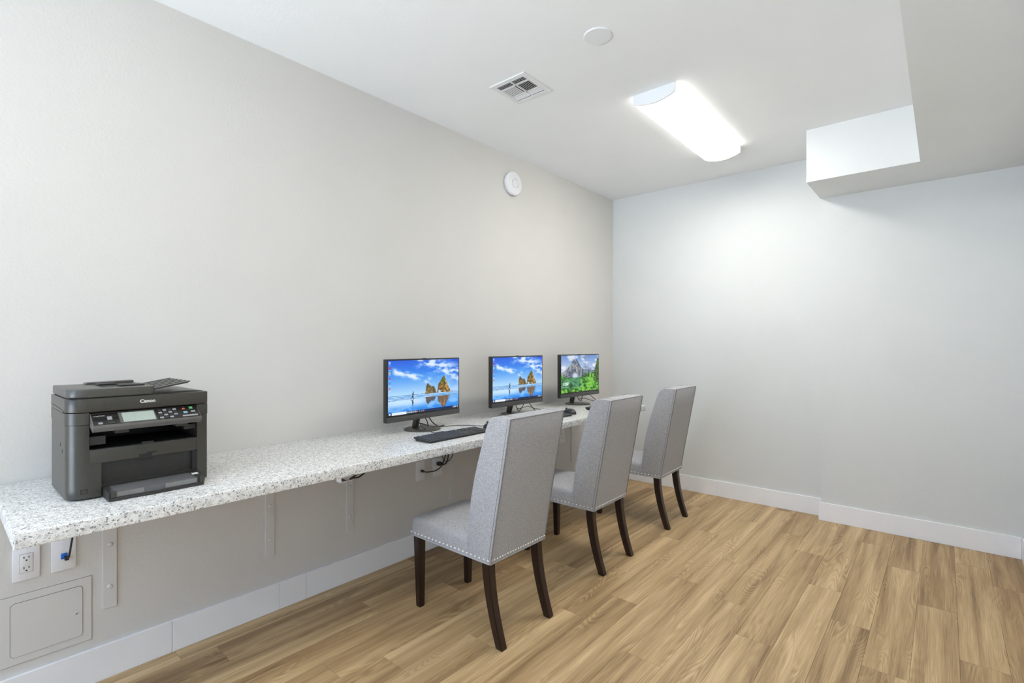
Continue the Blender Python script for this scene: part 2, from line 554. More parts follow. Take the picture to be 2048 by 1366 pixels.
# wall behind the photographer with a wide window
wf = MB()
wf.box(0, WIN_X0, YF - T, YF, 0, H); wf.box(WIN_X1, XR, YF - T, YF, 0, H)
wf.box(WIN_X0, WIN_X1, YF - T, YF, 0, WIN_Z0); wf.box(WIN_X0, WIN_X1, YF - T, YF, WIN_Z1, H)
struct(wf.build('wall_front', M['wall_grey']))
wn = struct(bpy.data.objects.new('window_1', None)); COL.objects.link(wn); wn.location = (WIN_X0, YF - 0.06, WIN_Z0)
fr = MB(); a = 0.05
fr.box(WIN_X0, WIN_X1, YF - 0.08, YF - 0.03, WIN_Z0, WIN_Z0 + a); fr.box(WIN_X0, WIN_X1, YF - 0.08, YF - 0.03, WIN_Z1 - a, WIN_Z1)
fr.box(WIN_X0, WIN_X0 + a, YF - 0.08, YF - 0.03, WIN_Z0 + a, WIN_Z1 - a); fr.box(WIN_X1 - a, WIN_X1, YF - 0.08, YF - 0.03, WIN_Z0 + a, WIN_Z1 - a)
xm = (WIN_X0 + WIN_X1) / 2
fr.box(xm - a / 2, xm + a / 2, YF - 0.08, YF - 0.03, WIN_Z0 + a, WIN_Z1 - a)
fr.build('window_frame', M['window_frame'], wn)
for x0, x1 in ((WIN_X0 + a, xm - a / 2), (xm + a / 2, WIN_X1 - a)):
    MB().box(x0, x1, YF - 0.058, YF - 0.053, WIN_Z0 + a, WIN_Z1 - a).build('window_pane', M['pane'], wn)
# L-shaped dropped soffit in the right rear corner
SZ, SY, SX = 2.392, 3.835, 2.386
struct(MB().prism([(JX - 0.003, YP), (JX - 0.003, SY), (SX, SY), (SX, YF), (XR, YF), (XR, YP)], 'z', SZ, H).build('trim_1', M['soffit']))
bpy.data.objects['trim_1']['label'] = 'white L-shaped dropped ceiling soffit'
# baseboards
BH, BT = 0.133, 0.013
def board_run(name, segs):
    root = bpy.data.objects.new(name, None); COL.objects.link(root); struct(root)
    for (x0, x1, y0, y1) in segs:
        b = MB(); b.box(x0, x1, y0, y1, 0.0005, BH, bevel=0.0018, seg=2)
        b.build('board', M['trim'], root)
    return root
ysl = [YF, -1.1, 0.672, 1.125, 1.262, 3.1, YB - BT]
board_run('baseboard_left', [(0, BT, a_ + 0.0003, b_ - 0.0003) for a_, b_ in zip(ysl, ysl[1:])])
board_run('baseboard_back', [(BT, JX - BT - 0.0003, YB - BT, YB), (JX - BT, JX - 0.0001, YP - BT + 0.0003, YB), (JX - BT, XR - BT, YP - BT, YP)])
board_run('baseboard_right', [(XR - BT, XR, YF, 0.9), (XR - BT, XR, 0.9006, YP - BT)])

# ------------------------------------------------------------------ ceiling fixtures
def ceiling_light(loc, label, lens='lens'):
    r = thing('ceiling_light', label, 'light', loc, 0, 'wraparound ceiling lights')
    L, W = 1.17, 0.245
    MB().box(-0.10, 0.10, -L / 2 + 0.01, L / 2 - 0.01, -0.022, 0, bevel=0.002).build('housing', M['white_metal'], r, world=False)
    t_ = [-1 + 2 * k / 16 for k in range(17)]
    arc = lambda dz, w: [(t * w, dz - 0.025 * (1 - t * t)) for t in t_]
    lens_p = arc(-0.050, W / 2) + arc(-0.046, W / 2 - 0.004)[::-1]
    MB().prism(lens_p, 'y', -L / 2 + 0.0145, L / 2 - 0.0145).build('lens', M[lens], r, smooth=40, world=False)
    for s_ in (-1, 1):
        side = [(s_ * W / 2, -0.050), (s_ * (W / 2 - 0.004), -0.0495), (s_ * (W / 2 - 0.0045), -0.012), (s_ * (W / 2 - 0.0005), -0.012)]
        MB().prism(side, 'y', -L / 2 + 0.0145, L / 2 - 0.0145).build('lens_side', M[lens + '_side'], r, world=False)
    cap = [(-W / 2 - 0.003, 0.0)] + [(t * (W / 2 + 0.003), -0.050 - 0.028 * (1 - t * t)) for t in [-1 + 2 * k / 16 for k in range(17)]] + [(W / 2 + 0.003, 0.0)]
    for y0, y1 in ((-L / 2, -L / 2 + 0.014), (L / 2 - 0.014, L / 2)):
        MB().prism(cap, 'y', y0, y1, bevel=0.002, cap_bevel_only=True).build('end_cap', M['cap'], r, smooth=40, world=False)
    return r
ceiling_light((1.256, 3.235, H), 'long glowing white wraparound light on the ceiling near the soffit')
l2 = ceiling_light((1.50, 0.55, H), 'long white wraparound ceiling light behind the photographer', 'lens_dim')

# four-way air register
vx0, vx1, vy0, vy1 = 0.575, 0.822, 2.034, 2.288
vent = thing('air_vent', 'square white four-way air vent in the ceiling', 'vent', (0.70, 2.16, H))
ix0, ix1, iy0, iy1 = 0.603, 0.792, 2.064, 2.258
MB().box(ix0, ix1, iy0, iy1, H - 0.0015, H).build('duct_backing', M['slot_dark'], vent)
vf = MB(); zf0 = H - 0.007
vf.box(vx0, vx1, vy0, iy0, zf0, H, bevel=0.0015); vf.box(vx0, vx1, iy1, vy1, zf0, H, bevel=0.0015)
vf.box(vx0, ix0, iy0, iy1, zf0, H, bevel=0.0015); vf.box(ix1, vx1, iy0, iy1, zf0, H, bevel=0.0015)
vf.box(0.700, 0.708, iy0, iy1, zf0 + 0.001, H)
vf.box(ix0, ix1, 2.104, 2.113, zf0 + 0.001, H); vf.box(ix0, ix1, 2.200, 2.209, zf0 + 0.001, H)
vf.build('frame', M['white_metal'], vent)
def slat(x0, x1, y0, y1, tilt, along):
    cx_, cy_ = (x0 + x1) / 2, (y0 + y1) / 2
    m = Matrix.Translation((cx_, cy_, H - 0.0045)) @ Matrix.Rotation(tilt, 4, 'X' if along == 'x' else 'Y')
    b = MB()
    if along == 'x': b.box(-(x1 - x0) / 2, (x1 - x0) / 2, -0.0032, 0.0032, -0.0005, 0.0005, mtx=m)
    else: b.box(-0.0032, 0.0032, -(y1 - y0) / 2, (y1 - y0) / 2, -0.0005, 0.0005, mtx=m)
    b.build('slat', M['white_metal'], vent)
for xa, xb in ((ix0, 0.700), (0.708, ix1)):
    for k in range(3):
        y = 2.0735 + 0.0115 * k
        slat(xa, xb, y, y, math.radians(36), 'x')
        y = 2.2185 + 0.0125 * k
        slat(xa, xb, y, y, math.radians(-38), 'x')
for k in range(7):
    x = 0.609 + 0.0128 * k
    slat(x, x, 2.113, 2.200, math.radians(-32), 'y')
    x = 0.7145 + 0.0118 * k
    slat(x, x, 2.113, 2.200, math.radians(30), 'y')

# round blank cover on the ceiling
b = MB().lathe([(0, 0), (0.066, 0), (0.066, -0.003), (0.063, -0.006), (0, -0.0075)], 48)
o = b.build('ceiling_cover', M['white_plastic'], None, smooth=40, world=False); o.location = (1.274, 2.026, H)
tag(o, 'round flat white cover plate on the ceiling', 'cover plate')

# smoke detector on the wall
sd = thing('smoke_detector', 'round white detector mounted high on the beige wall', 'detector', (0, 2.888, 2.525))
MB().lathe([(0, 0), (0.082, 0), (0.082, 0.010), (0.080, 0.012)], 48, axis='x').build('base', M['white_plastic'], sd, smooth=40, world=False)
MB().lathe([(0.086, 0.012), (0.089, 0.018), (0.088, 0.028), (0.080, 0.034), (0.036, 0.037), (0.0352, 0.0320), (0.0318, 0.0320), (0.031, 0.0385), (0, 0.039), (0, 0.012)], 48, axis='x').build('cover', M['white_plastic'], sd, smooth=30, world=False)

# ------------------------------------------------------------------ countertop and wall supports
ct = MB().box(0.0, 0.682, 0.140, 3.742, CT - 0.042, CT, bevel=0.0035, seg=3).build('countertop', M['quartz'], None, smooth=40)
tag(ct, 'long white speckled stone countertop mounted along the beige wall', 'counter')

def bracket(y0, y1, label):
    yc = (y0 + y1) / 2
    r = thing('support_bracket', label, 'bracket', (0, yc, 0.27), 0, 'counter support brackets')
    z0 = 0.272; w = (y1 - y0) / 2
    MB().box(0.0, 0.007, yc - w, yc + w, z0, CT - 0.0425, bevel=0.001).build('wall_plate', M['painted_steel'], r)
    MB().box(0.0, 0.0012, yc + w, yc + w + 0.0016, z0, CT - 0.0425).build('shadow_line', M['shadow_grey'], r)  # grey strip painted as the shadow line along the plate's far edge
    MB().box(0.0071, 0.55, yc - w, yc + w, CT - 0.0495, CT - 0.0425, bevel=0.001).build('arm', M['painted_steel'], r)
    for z in (0.355, 0.52):
        MB().lathe([(0.0085, 0.007), (0.0085, 0.0085), (0.006, 0.0115), (0, 0.012)], 16, c=(0, yc, z), axis='x').build('bolt', M['painted_steel'], r, smooth=40)
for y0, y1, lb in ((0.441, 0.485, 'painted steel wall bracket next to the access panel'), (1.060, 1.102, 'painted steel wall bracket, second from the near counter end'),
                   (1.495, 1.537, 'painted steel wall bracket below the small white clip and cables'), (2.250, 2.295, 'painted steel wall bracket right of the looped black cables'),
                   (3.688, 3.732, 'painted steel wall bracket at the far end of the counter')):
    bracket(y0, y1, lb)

# access panel in the wall
ap = thing('access_panel', 'flush painted access panel with a keyed door in the lower wall', 'panel', (0, 0.283, 0.17))
fy0, fy1, fz0, fz1 = 0.157, 0.408, 0.171, 0.415
dy0, dy1, dz0, dz1 = 0.184, 0.382, 0.197, 0.389
MB().box(0, 0.003, fy0, fy1, fz0, fz1, bevel=0.0008).build('frame', M['painted_steel'], ap)
MB().box(0, 0.0014, fy0 - 0.0012, fy1 + 0.0012, fz0 - 0.0012, fz1 + 0.0012).build('shadow_gap', M['shadow_grey'], ap)
MB().prism(rrect(dy0, dy1, dz0, dz1, 0.014), 'x', 0.0030, 0.0033).build('gap_backing', M['slot_dark'], ap)
MB().prism(rrect(dy0 + 0.0012, dy1 - 0.0012, dz0 + 0.0012, dz1 - 0.0012, 0.013), 'x', 0.0034, 0.0050, bevel=0.0005, cap_bevel_only=True).build('door', M['painted_steel'], ap)
dr = [c for c in children(ap) if c.name.startswith('door')][0]
MB().lathe([(0.0065, 0.0045), (0.0065, 0.006), (0.005, 0.0068), (0.002, 0.0068), (0.002, 0.0055), (0, 0.0055)], 20, c=(0, 0.362, 0.288), axis='x').build('cam_lock', M['painted_steel'], dr, smooth=40)
MB().lathe([(0.0021, 0.0056), (0.0021, 0.0070), (0, 0.0070)], 10, c=(0, 0.362, 0.288), axis='x').build('keyhole', M['slot_dark'], dr)

# outlets and plates
def plate(y0, y1, z0, z1, name, label, cat='outlet', kind='decora'):
    yc, zc = (y0 + y1) / 2, (z0 + z1) / 2
    r = thing(name, label, cat, (0, yc, z0))
    MB().prism(rrect(y0, y1, z0, z1, 0.004, 3), 'x', 0, 0.0055, bevel=0.002, cap_bevel_only=True).build('cover_plate', M['white_plastic'], r, smooth=40)
    for z in (z0 + 0.0095, z1 - 0.0095):
        MB().lathe([(0.0030, 0.0055), (0.0030, 0.0062), (0, 0.0066)], 12, c=(0, yc, z), axis='x').build('screw', M['white_metal'], r, smooth=40)
    if kind == 'blank': return r
    def slots(zm, par):
        for dy, h in ((-0.0065, 0.0080), (0.0065, 0.0065)):
            MB().box(0.0069, 0.0079, yc + dy - 0.0012, yc + dy + 0.0012, zm - h / 2 + 0.003, zm + h / 2 + 0.003).build('slot', M['slot_dark'], par)
        MB().lathe([(0.0026, 0.0069), (0.0026, 0.0079), (0, 0.0079)], 12, c=(0, yc, zm - 0.0075), axis='x').build('slot', M['slot_dark'], par)
    if kind == 'decora':
        rc = MB().prism(rrect(yc - 0.0167, yc + 0.0167, zc - 0.0335, zc + 0.0335, 0.002, 2), 'x', 0.0056, 0.0075, bevel=0.0008, cap_bevel_only=True).build('receptacle', M['white_plastic'], r, smooth=40)
        MB().prism(rrect(yc - 0.0175, yc + 0.0175, zc - 0.0343, zc + 0.0343, 0.002, 2), 'x', 0.0050, 0.00565).build('gap_ring', M['slot_dark'], r)
        slots(zc + 0.0185, rc); slots(zc - 0.0185, rc)
    else:
        for zm in (zc + 0.0195, zc - 0.0195):
            rc = MB().prism(rrect(yc - 0.0165, yc + 0.0165, zm - 0.0135, zm + 0.0135, 0.008, 4), 'x', 0.0056, 0.0075, bevel=0.0006, cap_bevel_only=True).build('receptacle', M['white_plastic'], r, smooth=40)
            slots(zm, rc)
    return r
plate(0.190, 0.262, 0.464, 0.584, 'wall_outlet', 'white two-socket wall outlet above the access panel', kind='decora')
dp = plate(0.292, 0.362, 0.464, 0.584, 'data_plate', 'white wall plate with a blue data jack', 'wall plate', kind='blank')
MB().box(0.0056, 0.012, 0.318, 0.336, 0.508, 0.528, bevel=0.001).build('jack', M['jack_blue'], dp)
plate(1.974, 2.042, 0.453, 0.573, 'data_plate', 'white wall plate with a black plug, left of the second outlet', 'wall plate', kind='blank')
plate(2.111, 2.186, 0.451, 0.571, 'wall_outlet', 'white duplex outlet behind the looped black cables', kind='duplex')
plate(3.512, 3.584, 0.460, 0.578, 'wall_outlet', 'white duplex outlet between the first and second chairs', kind='duplex')
plate(3.500, 3.572, 1.066, 1.193, 'wall_outlet', 'white wall plate half hidden behind the farthest monitor', 'wall plate', kind='blank')

# cables below the counter
c = thing('data_cable', 'thin dark data cable plugged into the blue jack', 'cable', (0.02, 0.333, 0.515))
MB().box(0.0121, 0.030, 0.3265, 0.3385, 0.505, 0.518, bevel=0.0015).build('plug', M['cable'], c)
MB().tube(spline([(0.028, 0.333, 0.512), (0.045, 0.336, 0.525), (0.050, 0.342, 0.575), (0.045, 0.352, 0.65), (0.04, 0.358, 0.774)]), 0.0032, 8).build('cord', M['cable'], c, smooth=60)

c = thing('data_cable', 'black cable running from the wall plate to the looped bundle', 'cable', (0.02, 2.02, 0.51))
MB().lathe([(0, 0.0056), (0.008, 0.0056), (0.0085, 0.018), (0.006, 0.028), (0, 0.028)], 14, c=(0, 2.016, 0.512), axis='x').build('plug', M['cable'], c, smooth=40)
MB().tube(spline([(0.026, 2.016, 0.512), (0.045, 2.03, 0.508), (0.055, 2.09, 0.508), (0.055, 2.135, 0.525), (0.05, 2.16, 0.552), (0.045, 2.185, 0.60), (0.05, 2.195, 0.68), (0.06, 2.20, 0.774)]), 0.0036, 8).build('cord', M['cable'], c, smooth=60)

c = thing('power_cord', 'black power cord looped into the duplex outlet under the counter', 'cable', (0.02, 2.15, 0.53))
MB().box(0.0080, 0.040, 2.135, 2.163, 0.525, 0.548, bevel=0.004).build('plug', M['cable'], c, smooth=40)
MB().tube(spline([(0.038, 2.149, 0.537), (0.055, 2.16, 0.535), (0.06, 2.18, 0.548), (0.058, 2.197, 0.60), (0.062, 2.203, 0.69), (0.06, 2.205, 0.774)]), 0.0048, 8).build('cord', M['cable'], c, smooth=60)
MB().tube(spline([(0.052, 2.155, 0.774), (0.056, 2.143, 0.70), (0.060, 2.138, 0.62), (0.060, 2.150, 0.57), (0.062, 2.172, 0.553), (0.066, 2.205, 0.56), (0.066, 2.228, 0.60), (0.064, 2.236, 0.68), (0.06, 2.236, 0.774)]), 0.0026, 8).build('slack_loop', M['cable'], c, smooth=60)
MB().tube([(0.048, 2.190, 0.606), (0.070, 2.200, 0.607)], 0.009, 8).build('cable_tie', M['cable'], c, smooth=60)

c = thing('cable_clip', 'small white clip holding black cables under the counter edge', 'cable', (0.60, 1.12, 0.7755))
MB().box(0.585, 0.620, 1.100, 1.150, 0.737, 0.740, bevel=0.001).build('clip', M['white_plastic'], c)
MB().box(0.585, 0.620, 1.100, 1.103, 0.740, CT - 0.0421).build('clip_side', M['white_plastic'], c)
MB().tube(spline([(0.600, 1.106, 0.750), (0.605, 1.122, 0.742), (0.606, 1.140, 0.735), (0.604, 1.155, 0.741), (0.602, 1.168, 0.742), (0.600, 1.195, 0.740), (0.598, 1.225, 0.752), (0.595, 1.262, 0.771)]), 0.0036, 8).build('cord', M['cable'], c, smooth=60)
MB().tube(spline([(0.604, 1.150, 0.741), (0.600, 1.178, 0.750), (0.597, 1.205, 0.7575), (0.592, 1.24, 0.768)]), 0.0034, 8).build('cord', M['cable'], c, smooth=60)

# ------------------------------------------------------------------ chairs
def cushion(mb, x0, x1, y0, y1, z0, z1, r, crown, n=14):
    def samples(a, b):
        s = [a + r * (1 - math.cos(math.pi / 2 * k / 5)) for k in range(6)]
        s += [a + r + (b - a - 2 * r) * k / n for k in range(1, n)]
        s += [b - r * (1 - math.cos(math.pi / 2 * (5 - k) / 5)) for k in range(6)]
        return s
    xs, ys = samples(x0, x1), samples(y0, y1)
    V = []
    for x in xs:
        row = []
        for y in ys:
            ex = max(0, r - (x - x0)) if x < (x0 + x1) / 2 else -max(0, r - (x1 - x))
            ey = max(0, r - (y - y0)) if y < (y0 + y1) / 2 else -max(0, r - (y1 - y))
            e = math.hypot(ex, ey)
            px, py = x, y
            if e > r:
                px = x + ex - ex * r / e; py = y + ey - ey * r / e
                e = r
            sx = 2 * (px - x0) / (x1 - x0) - 1; sy = 2 * (py - y0) / (y1 - y0) - 1
            z = z1 - (r - math.sqrt(max(0, r * r - e * e))) + crown * (1 - abs(sx) ** 2.5) * (1 - abs(sy) ** 2.5)
            row.append(mb.bm.verts.new((px, py, z)))
        V.append(row)
    nx, ny = len(xs), len(ys)
    for i in range(nx - 1):
        for j in range(ny - 1):
            mb.bm.faces.new([V[i][j], V[i + 1][j], V[i + 1][j + 1], V[i][j + 1]])
    per = [V[i][0] for i in range(nx)] + [V[nx - 1][j] for j in range(1, ny)] + [V[i][ny - 1] for i in range(nx - 2, -1, -1)] + [V[0][j] for j in range(ny - 2, 0, -1)]
    low = [mb.bm.verts.new((v.co.x, v.co.y, z0)) for v in per]
    m = len(per)
    for i in range(m):
        mb.bm.faces.new([per[i], low[i], low[(i + 1) % m], per[(i + 1) % m]])
    mb.bm.faces.new(low)

CW = 0.396            # chair width
def make_chair(label):
    """local frame: +x is the rear of the chair, origin on the floor below the rear edge middle"""
    r = thing('dining_chair', label, 'chair', (0, 0, 0), 0, 'upholstered chairs at the counter')
    hw = CW / 2
    seat = MB(); cushion(seat, -0.546, -0.128, -hw + 0.002, hw - 0.002, 0.357, 0.446, 0.026, 0.016)
    seat.build('seat', M['fabric'], r, smooth=50, world=False)
    # backrest: side profile swept across the width, softly crowned
    prof = [(-0.152, 0.354), (-0.148, 0.40), (-0.139, 0.47), (-0.128, 0.55), (-0.116, 0.624), (-0.097, 0.71), (-0.074, 0.79), (-0.048, 0.87), (-0.030, 0.925),
            (-0.019, 0.955), (-0.006, 0.978), (0.012, 0.992), (0.036, 0.998), (0.075, 0.998), (0.112, 0.9945)]
    rear = [(0.114, 0.990), (0.094, 0.88), (0.072, 0.76), (0.050, 0.64), (0.028, 0.52), (0.009, 0.41), (0.0, 0.354)]
    MB().prism(prof + rear, 'y', -hw, hw, bevel=0.007, seg=3, cap_bevel_only=True).build('backrest', M['fabric'], r, smooth=35, world=False)
    # piping round the rear panel
    for s in (-1, 1):
        pts = [(x + 0.001, s * (hw - 0.004), z) for x, z in rear]
        MB().tube(pts, 0.0024, 6).build('piping', M['piping'], r, smooth=60, world=False)
    MB().tube([(0.1135, -hw + 0.004, 0.9915), (0.1135, hw - 0.004, 0.9915)], 0.0024, 6).build('piping', M['piping'], r, smooth=60, world=False)
    # second seam line beside the piping
    for s in (-1, 1):
        pts = [(x - 0.010, s * (hw + 0.0002), z) for x, z in rear]
        MB().tube(pts, 0.0012, 5).build('seam', M['piping'], r, smooth=60, world=False)
        MB().tube([(x - 0.006, s * (hw - 0.052) , z + 0.0004) for x, z in prof[8:]], 0.0009, 5).build('seam', M['piping'], r, smooth=60, world=False)
    # bottom welt
    welt = MB()
    for s in (-1, 1):
        welt.tube([(-0.540, s * (hw - 0.001), 0.359), (-0.155, s * (hw - 0.001), 0.357), (-0.004, s * (hw - 0.001), 0.357)], 0.0034, 6)
    welt.tube([(0.001, -hw + 0.002, 0.357), (0.001, hw - 0.002, 0.357)], 0.0034, 6)
    welt.tube([(-0.545, -hw + 0.01, 0.359), (-0.545, hw - 0.01, 0.359)], 0.0034, 6)
    welt.build('welt', M['fabric'], r, smooth=60, world=False)
    # nailhead trim
    nh = MB()
    def nail(c, axis, sgn):
        pr = [(0.0048, -sgn * 0.002), (0.0046, sgn * 0.0012), (0.0030, sgn * 0.0031), (0, sgn * 0.0039)]
        nh.lathe(pr, 8, c=c, axis=axis)
    n = 21
    for s in (-1, 1):
        for k in range(n):
            nail((-0.532 + k * 0.522 / (n - 1), s * (hw - 0.0003), 0.3715), 'y', s)
    m_ = 22
    for k in range(m_):
        y = -hw + 0.010 + k * (CW - 0.02) / (m_ - 1)
        nail((0.0028, y, 0.3715), 'x', 1)
        nail((-0.5462, y, 0.3715), 'x', -1)
    o = nh.build('nailhead_trim', M['nickel'], r, smooth=60, world=False); o['kind'] = 'stuff'
    # seat frame underside
    MB().box(-0.50, -0.05, -hw + 0.045, hw - 0.045, 0.346, 0.3565).build('seat_frame', M['leg'], r, world=False)
    # legs
    def leg(path, name='leg'):
        mb = MB(); rings = []
        for (x, y, z, a, b_) in path:
            rings.append([(x - a, y - b_, z), (x + a, y - b_, z), (x + a, y + b_, z), (x - a, y + b_, z)])
        V = [v for q in rings for v in q]
        F = [(0, 1, 2, 3), tuple(4 * (len(rings) - 1) + i for i in (3, 2, 1, 0))]
        for i in range(len(rings) - 1):
            for k in range(4):
                F.append((4 * i + k, 4 * i + (k + 1) % 4, 4 * i + 4 + (k + 1) % 4, 4 * i + 4 + k))
        mb.add(V, F)
        ve = [e for e in mb.bm.edges if abs(e.verts[0].co.z - e.verts[1].co.z) > 1e-4]
        bmesh.ops.bevel(mb.bm, geom=ve, offset=0.002, segments=2, affect='EDGES')
        mb.build(name, M['leg'], r, smooth=35, world=False)
    for s in (-1, 1):
        leg([(-0.507, s * (hw - 0.030), 0.3565, 0.0215, 0.0215), (-0.503, s * (hw - 0.032), 0.006, 0.0155, 0.0155), (-0.503, s * (hw - 0.032), 0.0, 0.0135, 0.0135)])
        zz = [0.3565, 0.30, 0.24, 0.18, 0.12, 0.06, 0.006, 0.0]
        pts = []
        for z in zz:
            t = 1 - z / 0.3565
            a = 0.022 - 0.004 * t if z > 0.003 else 0.016
            pts.append((-0.034 + 0.078 * t ** 1.7, s * (hw - 0.028), z, a, 0.0205 - 0.003 * t if z > 0.003 else 0.0155))
        leg(pts)
    return r
chair = make_chair('grey upholstered chair nearest the camera, before the first monitor')
chair.location = (1.011, 1.572 + CW / 2, 0); chair.rotation_euler.z = math.radians(0.3)
c2 = copy_tree(chair); c2['label'] = 'grey upholstered chair in the middle of the three'
c2.location = (0.980, 2.461 + CW / 2, 0); c2.rotation_euler.z = math.radians(1.0)
c3 = copy_tree(chair); c3['label'] = 'grey upholstered chair farthest back, near the end wall'
c3.location = (0.967, 3.372 + CW / 2, 0); c3.rotation_euler.z = math.radians(1.6)

# ------------------------------------------------------------------ screen pictures (flat print on the lit panels)
def fbm(x, y, oct_=5, seed=0.0):
    v, a, f, s = 0.0, 0.5, 1.0, 0.0
    for k in range(oct_):
        v += a * noise.noise(Vector((x * f + seed, y * f + seed * 1.7, seed * 0.3 + k)))
        s += a; a *= 0.5; f *= 2.05
    return v / s
def mix(a, b, t):
    t = max(0.0, min(1.0, t))
    return tuple(p + (q - p) * t for p, q in zip(a, b))
def sm(a, b, x):
    t = max(0.0, min(1.0, (x - a) / (b - a))); return t * t * (3 - 2 * t)
def lin(c):
    return tuple((x / 255 / 12.92) if x <= 10 else (((x / 255) + 0.055) / 1.055) ** 2.4 for x in c)

def interp(pts, x):
    for (a, b), (c, d) in zip(pts, pts[1:]):
        if a <= x <= c: return b + (d - b) * (x - a) / (c - a)
    return -1
SMALL = [(0.495, 0.355), (0.50, 0.40), (0.505, 0.48), (0.52, 0.53), (0.535, 0.55), (0.55, 0.52), (0.565, 0.50), (0.585, 0.475), (0.61, 0.485), (0.63, 0.46), (0.645, 0.40), (0.65, 0.355)]
BIG = [(0.66, 0.355), (0.672, 0.40), (0.682, 0.50), (0.70, 0.545), (0.725, 0.60), (0.75, 0.645), (0.77, 0.675), (0.783, 0.66), (0.795, 0.60), (0.815, 0.53), (0.835, 0.46), (0.855, 0.40), (0.875, 0.355)]
HZN = 0.355
def beach(u, v):
    # sky
    if v > HZN:
        t = (v - HZN) / (1 - HZN)
        c = mix((176, 214, 243), (58, 138, 232), t * 1.7)
        c = mix(c, (22, 84, 214), (t - 0.55) * 2.0)
        c = mix(c, (16, 74, 212), sm(0.75, 1.0, u) * 0.7 * t)
        # diagonal cloud bank, upper middle to right
        d = v - (1.12 - 0.62 * (u - 0.30))
        w = fbm(u * 7, v * 9, 5, 3.1)
        k = sm(0.30, 0.04, abs(d)) * sm(0.28, 0.42, u) * sm(-0.22, 0.16, w)
        # left cloud streak
        d2 = v - (0.80 - 0.42 * (u - 0.07))
        k2 = sm(0.10, 0.015, abs(d2)) * sm(0.03, 0.10, u) * sm(0.64, 0.52, u) * sm(-0.38, 0.08, fbm(u * 9, v * 14, 4, 8.3))
        k3 = sm(0.18, 0.0, abs(v - 0.53)) * sm(0.78, 0.90, u) * sm(-0.25, 0.2, fbm(u * 8, v * 10, 4, 5.5))
        c = mix(c, (222, 234, 246), max(k * 0.95, k2 * 0.95, k3 * 0.85))
    else:
        t = (HZN - v) / HZN
        c = mix((150, 203, 246), (44, 134, 228), t * 1.25)
        c = mix(c, (222, 238, 252), sm(0.6, 0.1, abs(u - 0.22)) * sm(0.0, 0.35, t) * sm(0.8, 0.4, t) * 0.75)
        c = mix(c, (190, 220, 250), sm(0.05, 0.30, fbm(u * 6, v * 8, 4, 1.4)) * 0.45)
        # surf lines
        if v > HZN - 0.095:
            s = math.sin((v + 0.012 * fbm(u * 10, v * 30, 3, 2.2)) * 260 + 3 * fbm(u * 6, v * 3, 2, 9))
            c = mix(c, (66, 112, 172), 0.75 * sm(-0.1, 0.8, s))
            c = mix(c, (225, 238, 250), 0.7 * sm(0.2, 0.9, -s) * sm(-0.2, 0.2, fbm(u * 14, v * 40, 3, 4.4)))
        # reflections
        for P, dark in ((SMALL, (70, 62, 66)), (BIG, (112, 78, 48))):
            h = interp(P, u + 0.008 * fbm(u * 4, v * 60, 2, 7))
            if h > 0:
                y = HZN - 0.085 - (HZN - 0.085 - v) * 0 
                top, bot = HZN - 0.075, HZN - 0.075 - (h - HZN) * 0.85
                if bot < v < top:
                    nn = fbm(u * 22, v * 10, 4, 6)
                    q = mix(dark, (196, 128, 50), sm(0.0, 0.35, nn) * (0.9 if P is BIG else 0.3))
                    c = mix(c, q, 0.85 * sm(bot, bot + 0.04, v))
    # rocks
    for P, big in ((SMALL, False), (BIG, True)):
        h = interp(P, u)
        if h > 0:
            h += 0.018 * fbm(u * 45, 0.3, 3, 2)
            if HZN - 0.012 < v < h:
                if big and ((u - 0.703) / 0.018) ** 2 + ((v - 0.345) / 0.05) ** 2 < 1:
                    continue
                nn = fbm(u * 30, v * 22, 5, 11)
                q = mix((118, 88, 46), (222, 176, 78), sm(-0.25, 0.35, nn + (u - 0.78) * 2.2 if big else nn - 0.12))
                q = mix(q, (58, 52, 38), sm(0.0, 0.32, fbm(u * 38, v * 16, 4, 21)))
                if big: q = mix(q, (82, 98, 30), sm(0.45, 0.62, v + 0.12 * fbm(u * 20, v * 20, 3, 31)) * sm(0.82, 0.74, u))
                else: q = mix(q, (92, 88, 66), 0.45)
                c = q
    # runner and his reflection
    def seg(px, py, ax, ay, bx, by, w):
        px, ax, bx = px * 1.78, ax * 1.78, bx * 1.78
        dx, dy = bx - ax, by - ay
        t = max(0, min(1, ((px - ax) * dx + (py - ay) * dy) / (dx * dx + dy * dy)))
        return math.hypot(px - ax - t * dx, py - ay - t * dy) < w
    RUN = ((0.325, 0.385, 0.326, 0.40, 0.011), (0.324, 0.375, 0.322, 0.325, 0.012), (0.322, 0.325, 0.330, 0.285, 0.008), (0.322, 0.325, 0.312, 0.298, 0.008), (0.312, 0.298, 0.296, 0.288, 0.007), (0.324, 0.36, 0.336, 0.345, 0.006))
    for s in RUN:
        if seg(u, v, *s): c = (26, 34, 52)
        m = 0.555
        if seg(u, v, s[0] - 0.004, m - s[1] - 0.012, s[2] - 0.004, m - s[3] - 0.012, s[4]): c = mix(c, (34, 52, 84), 0.9)
    # desktop icons
    cells = ((0.955, (190, 205, 225)), (0.865, (214, 34, 30)), (0.775, (216, 196, 96)), (0.675, (200, 66, 84)), (0.585, (66, 132, 220)), (0.49, (214, 92, 78)))
    for vc, colr in cells:
        if abs(u - 0.022) < 0.012 and abs(v - vc) < 0.022:
            c = mix(c, colr, 0.85)
        if abs(u - 0.022) < 0.014 and abs(v - vc + 0.040) < 0.006: c = mix(c, (220, 230, 240), 0.5)
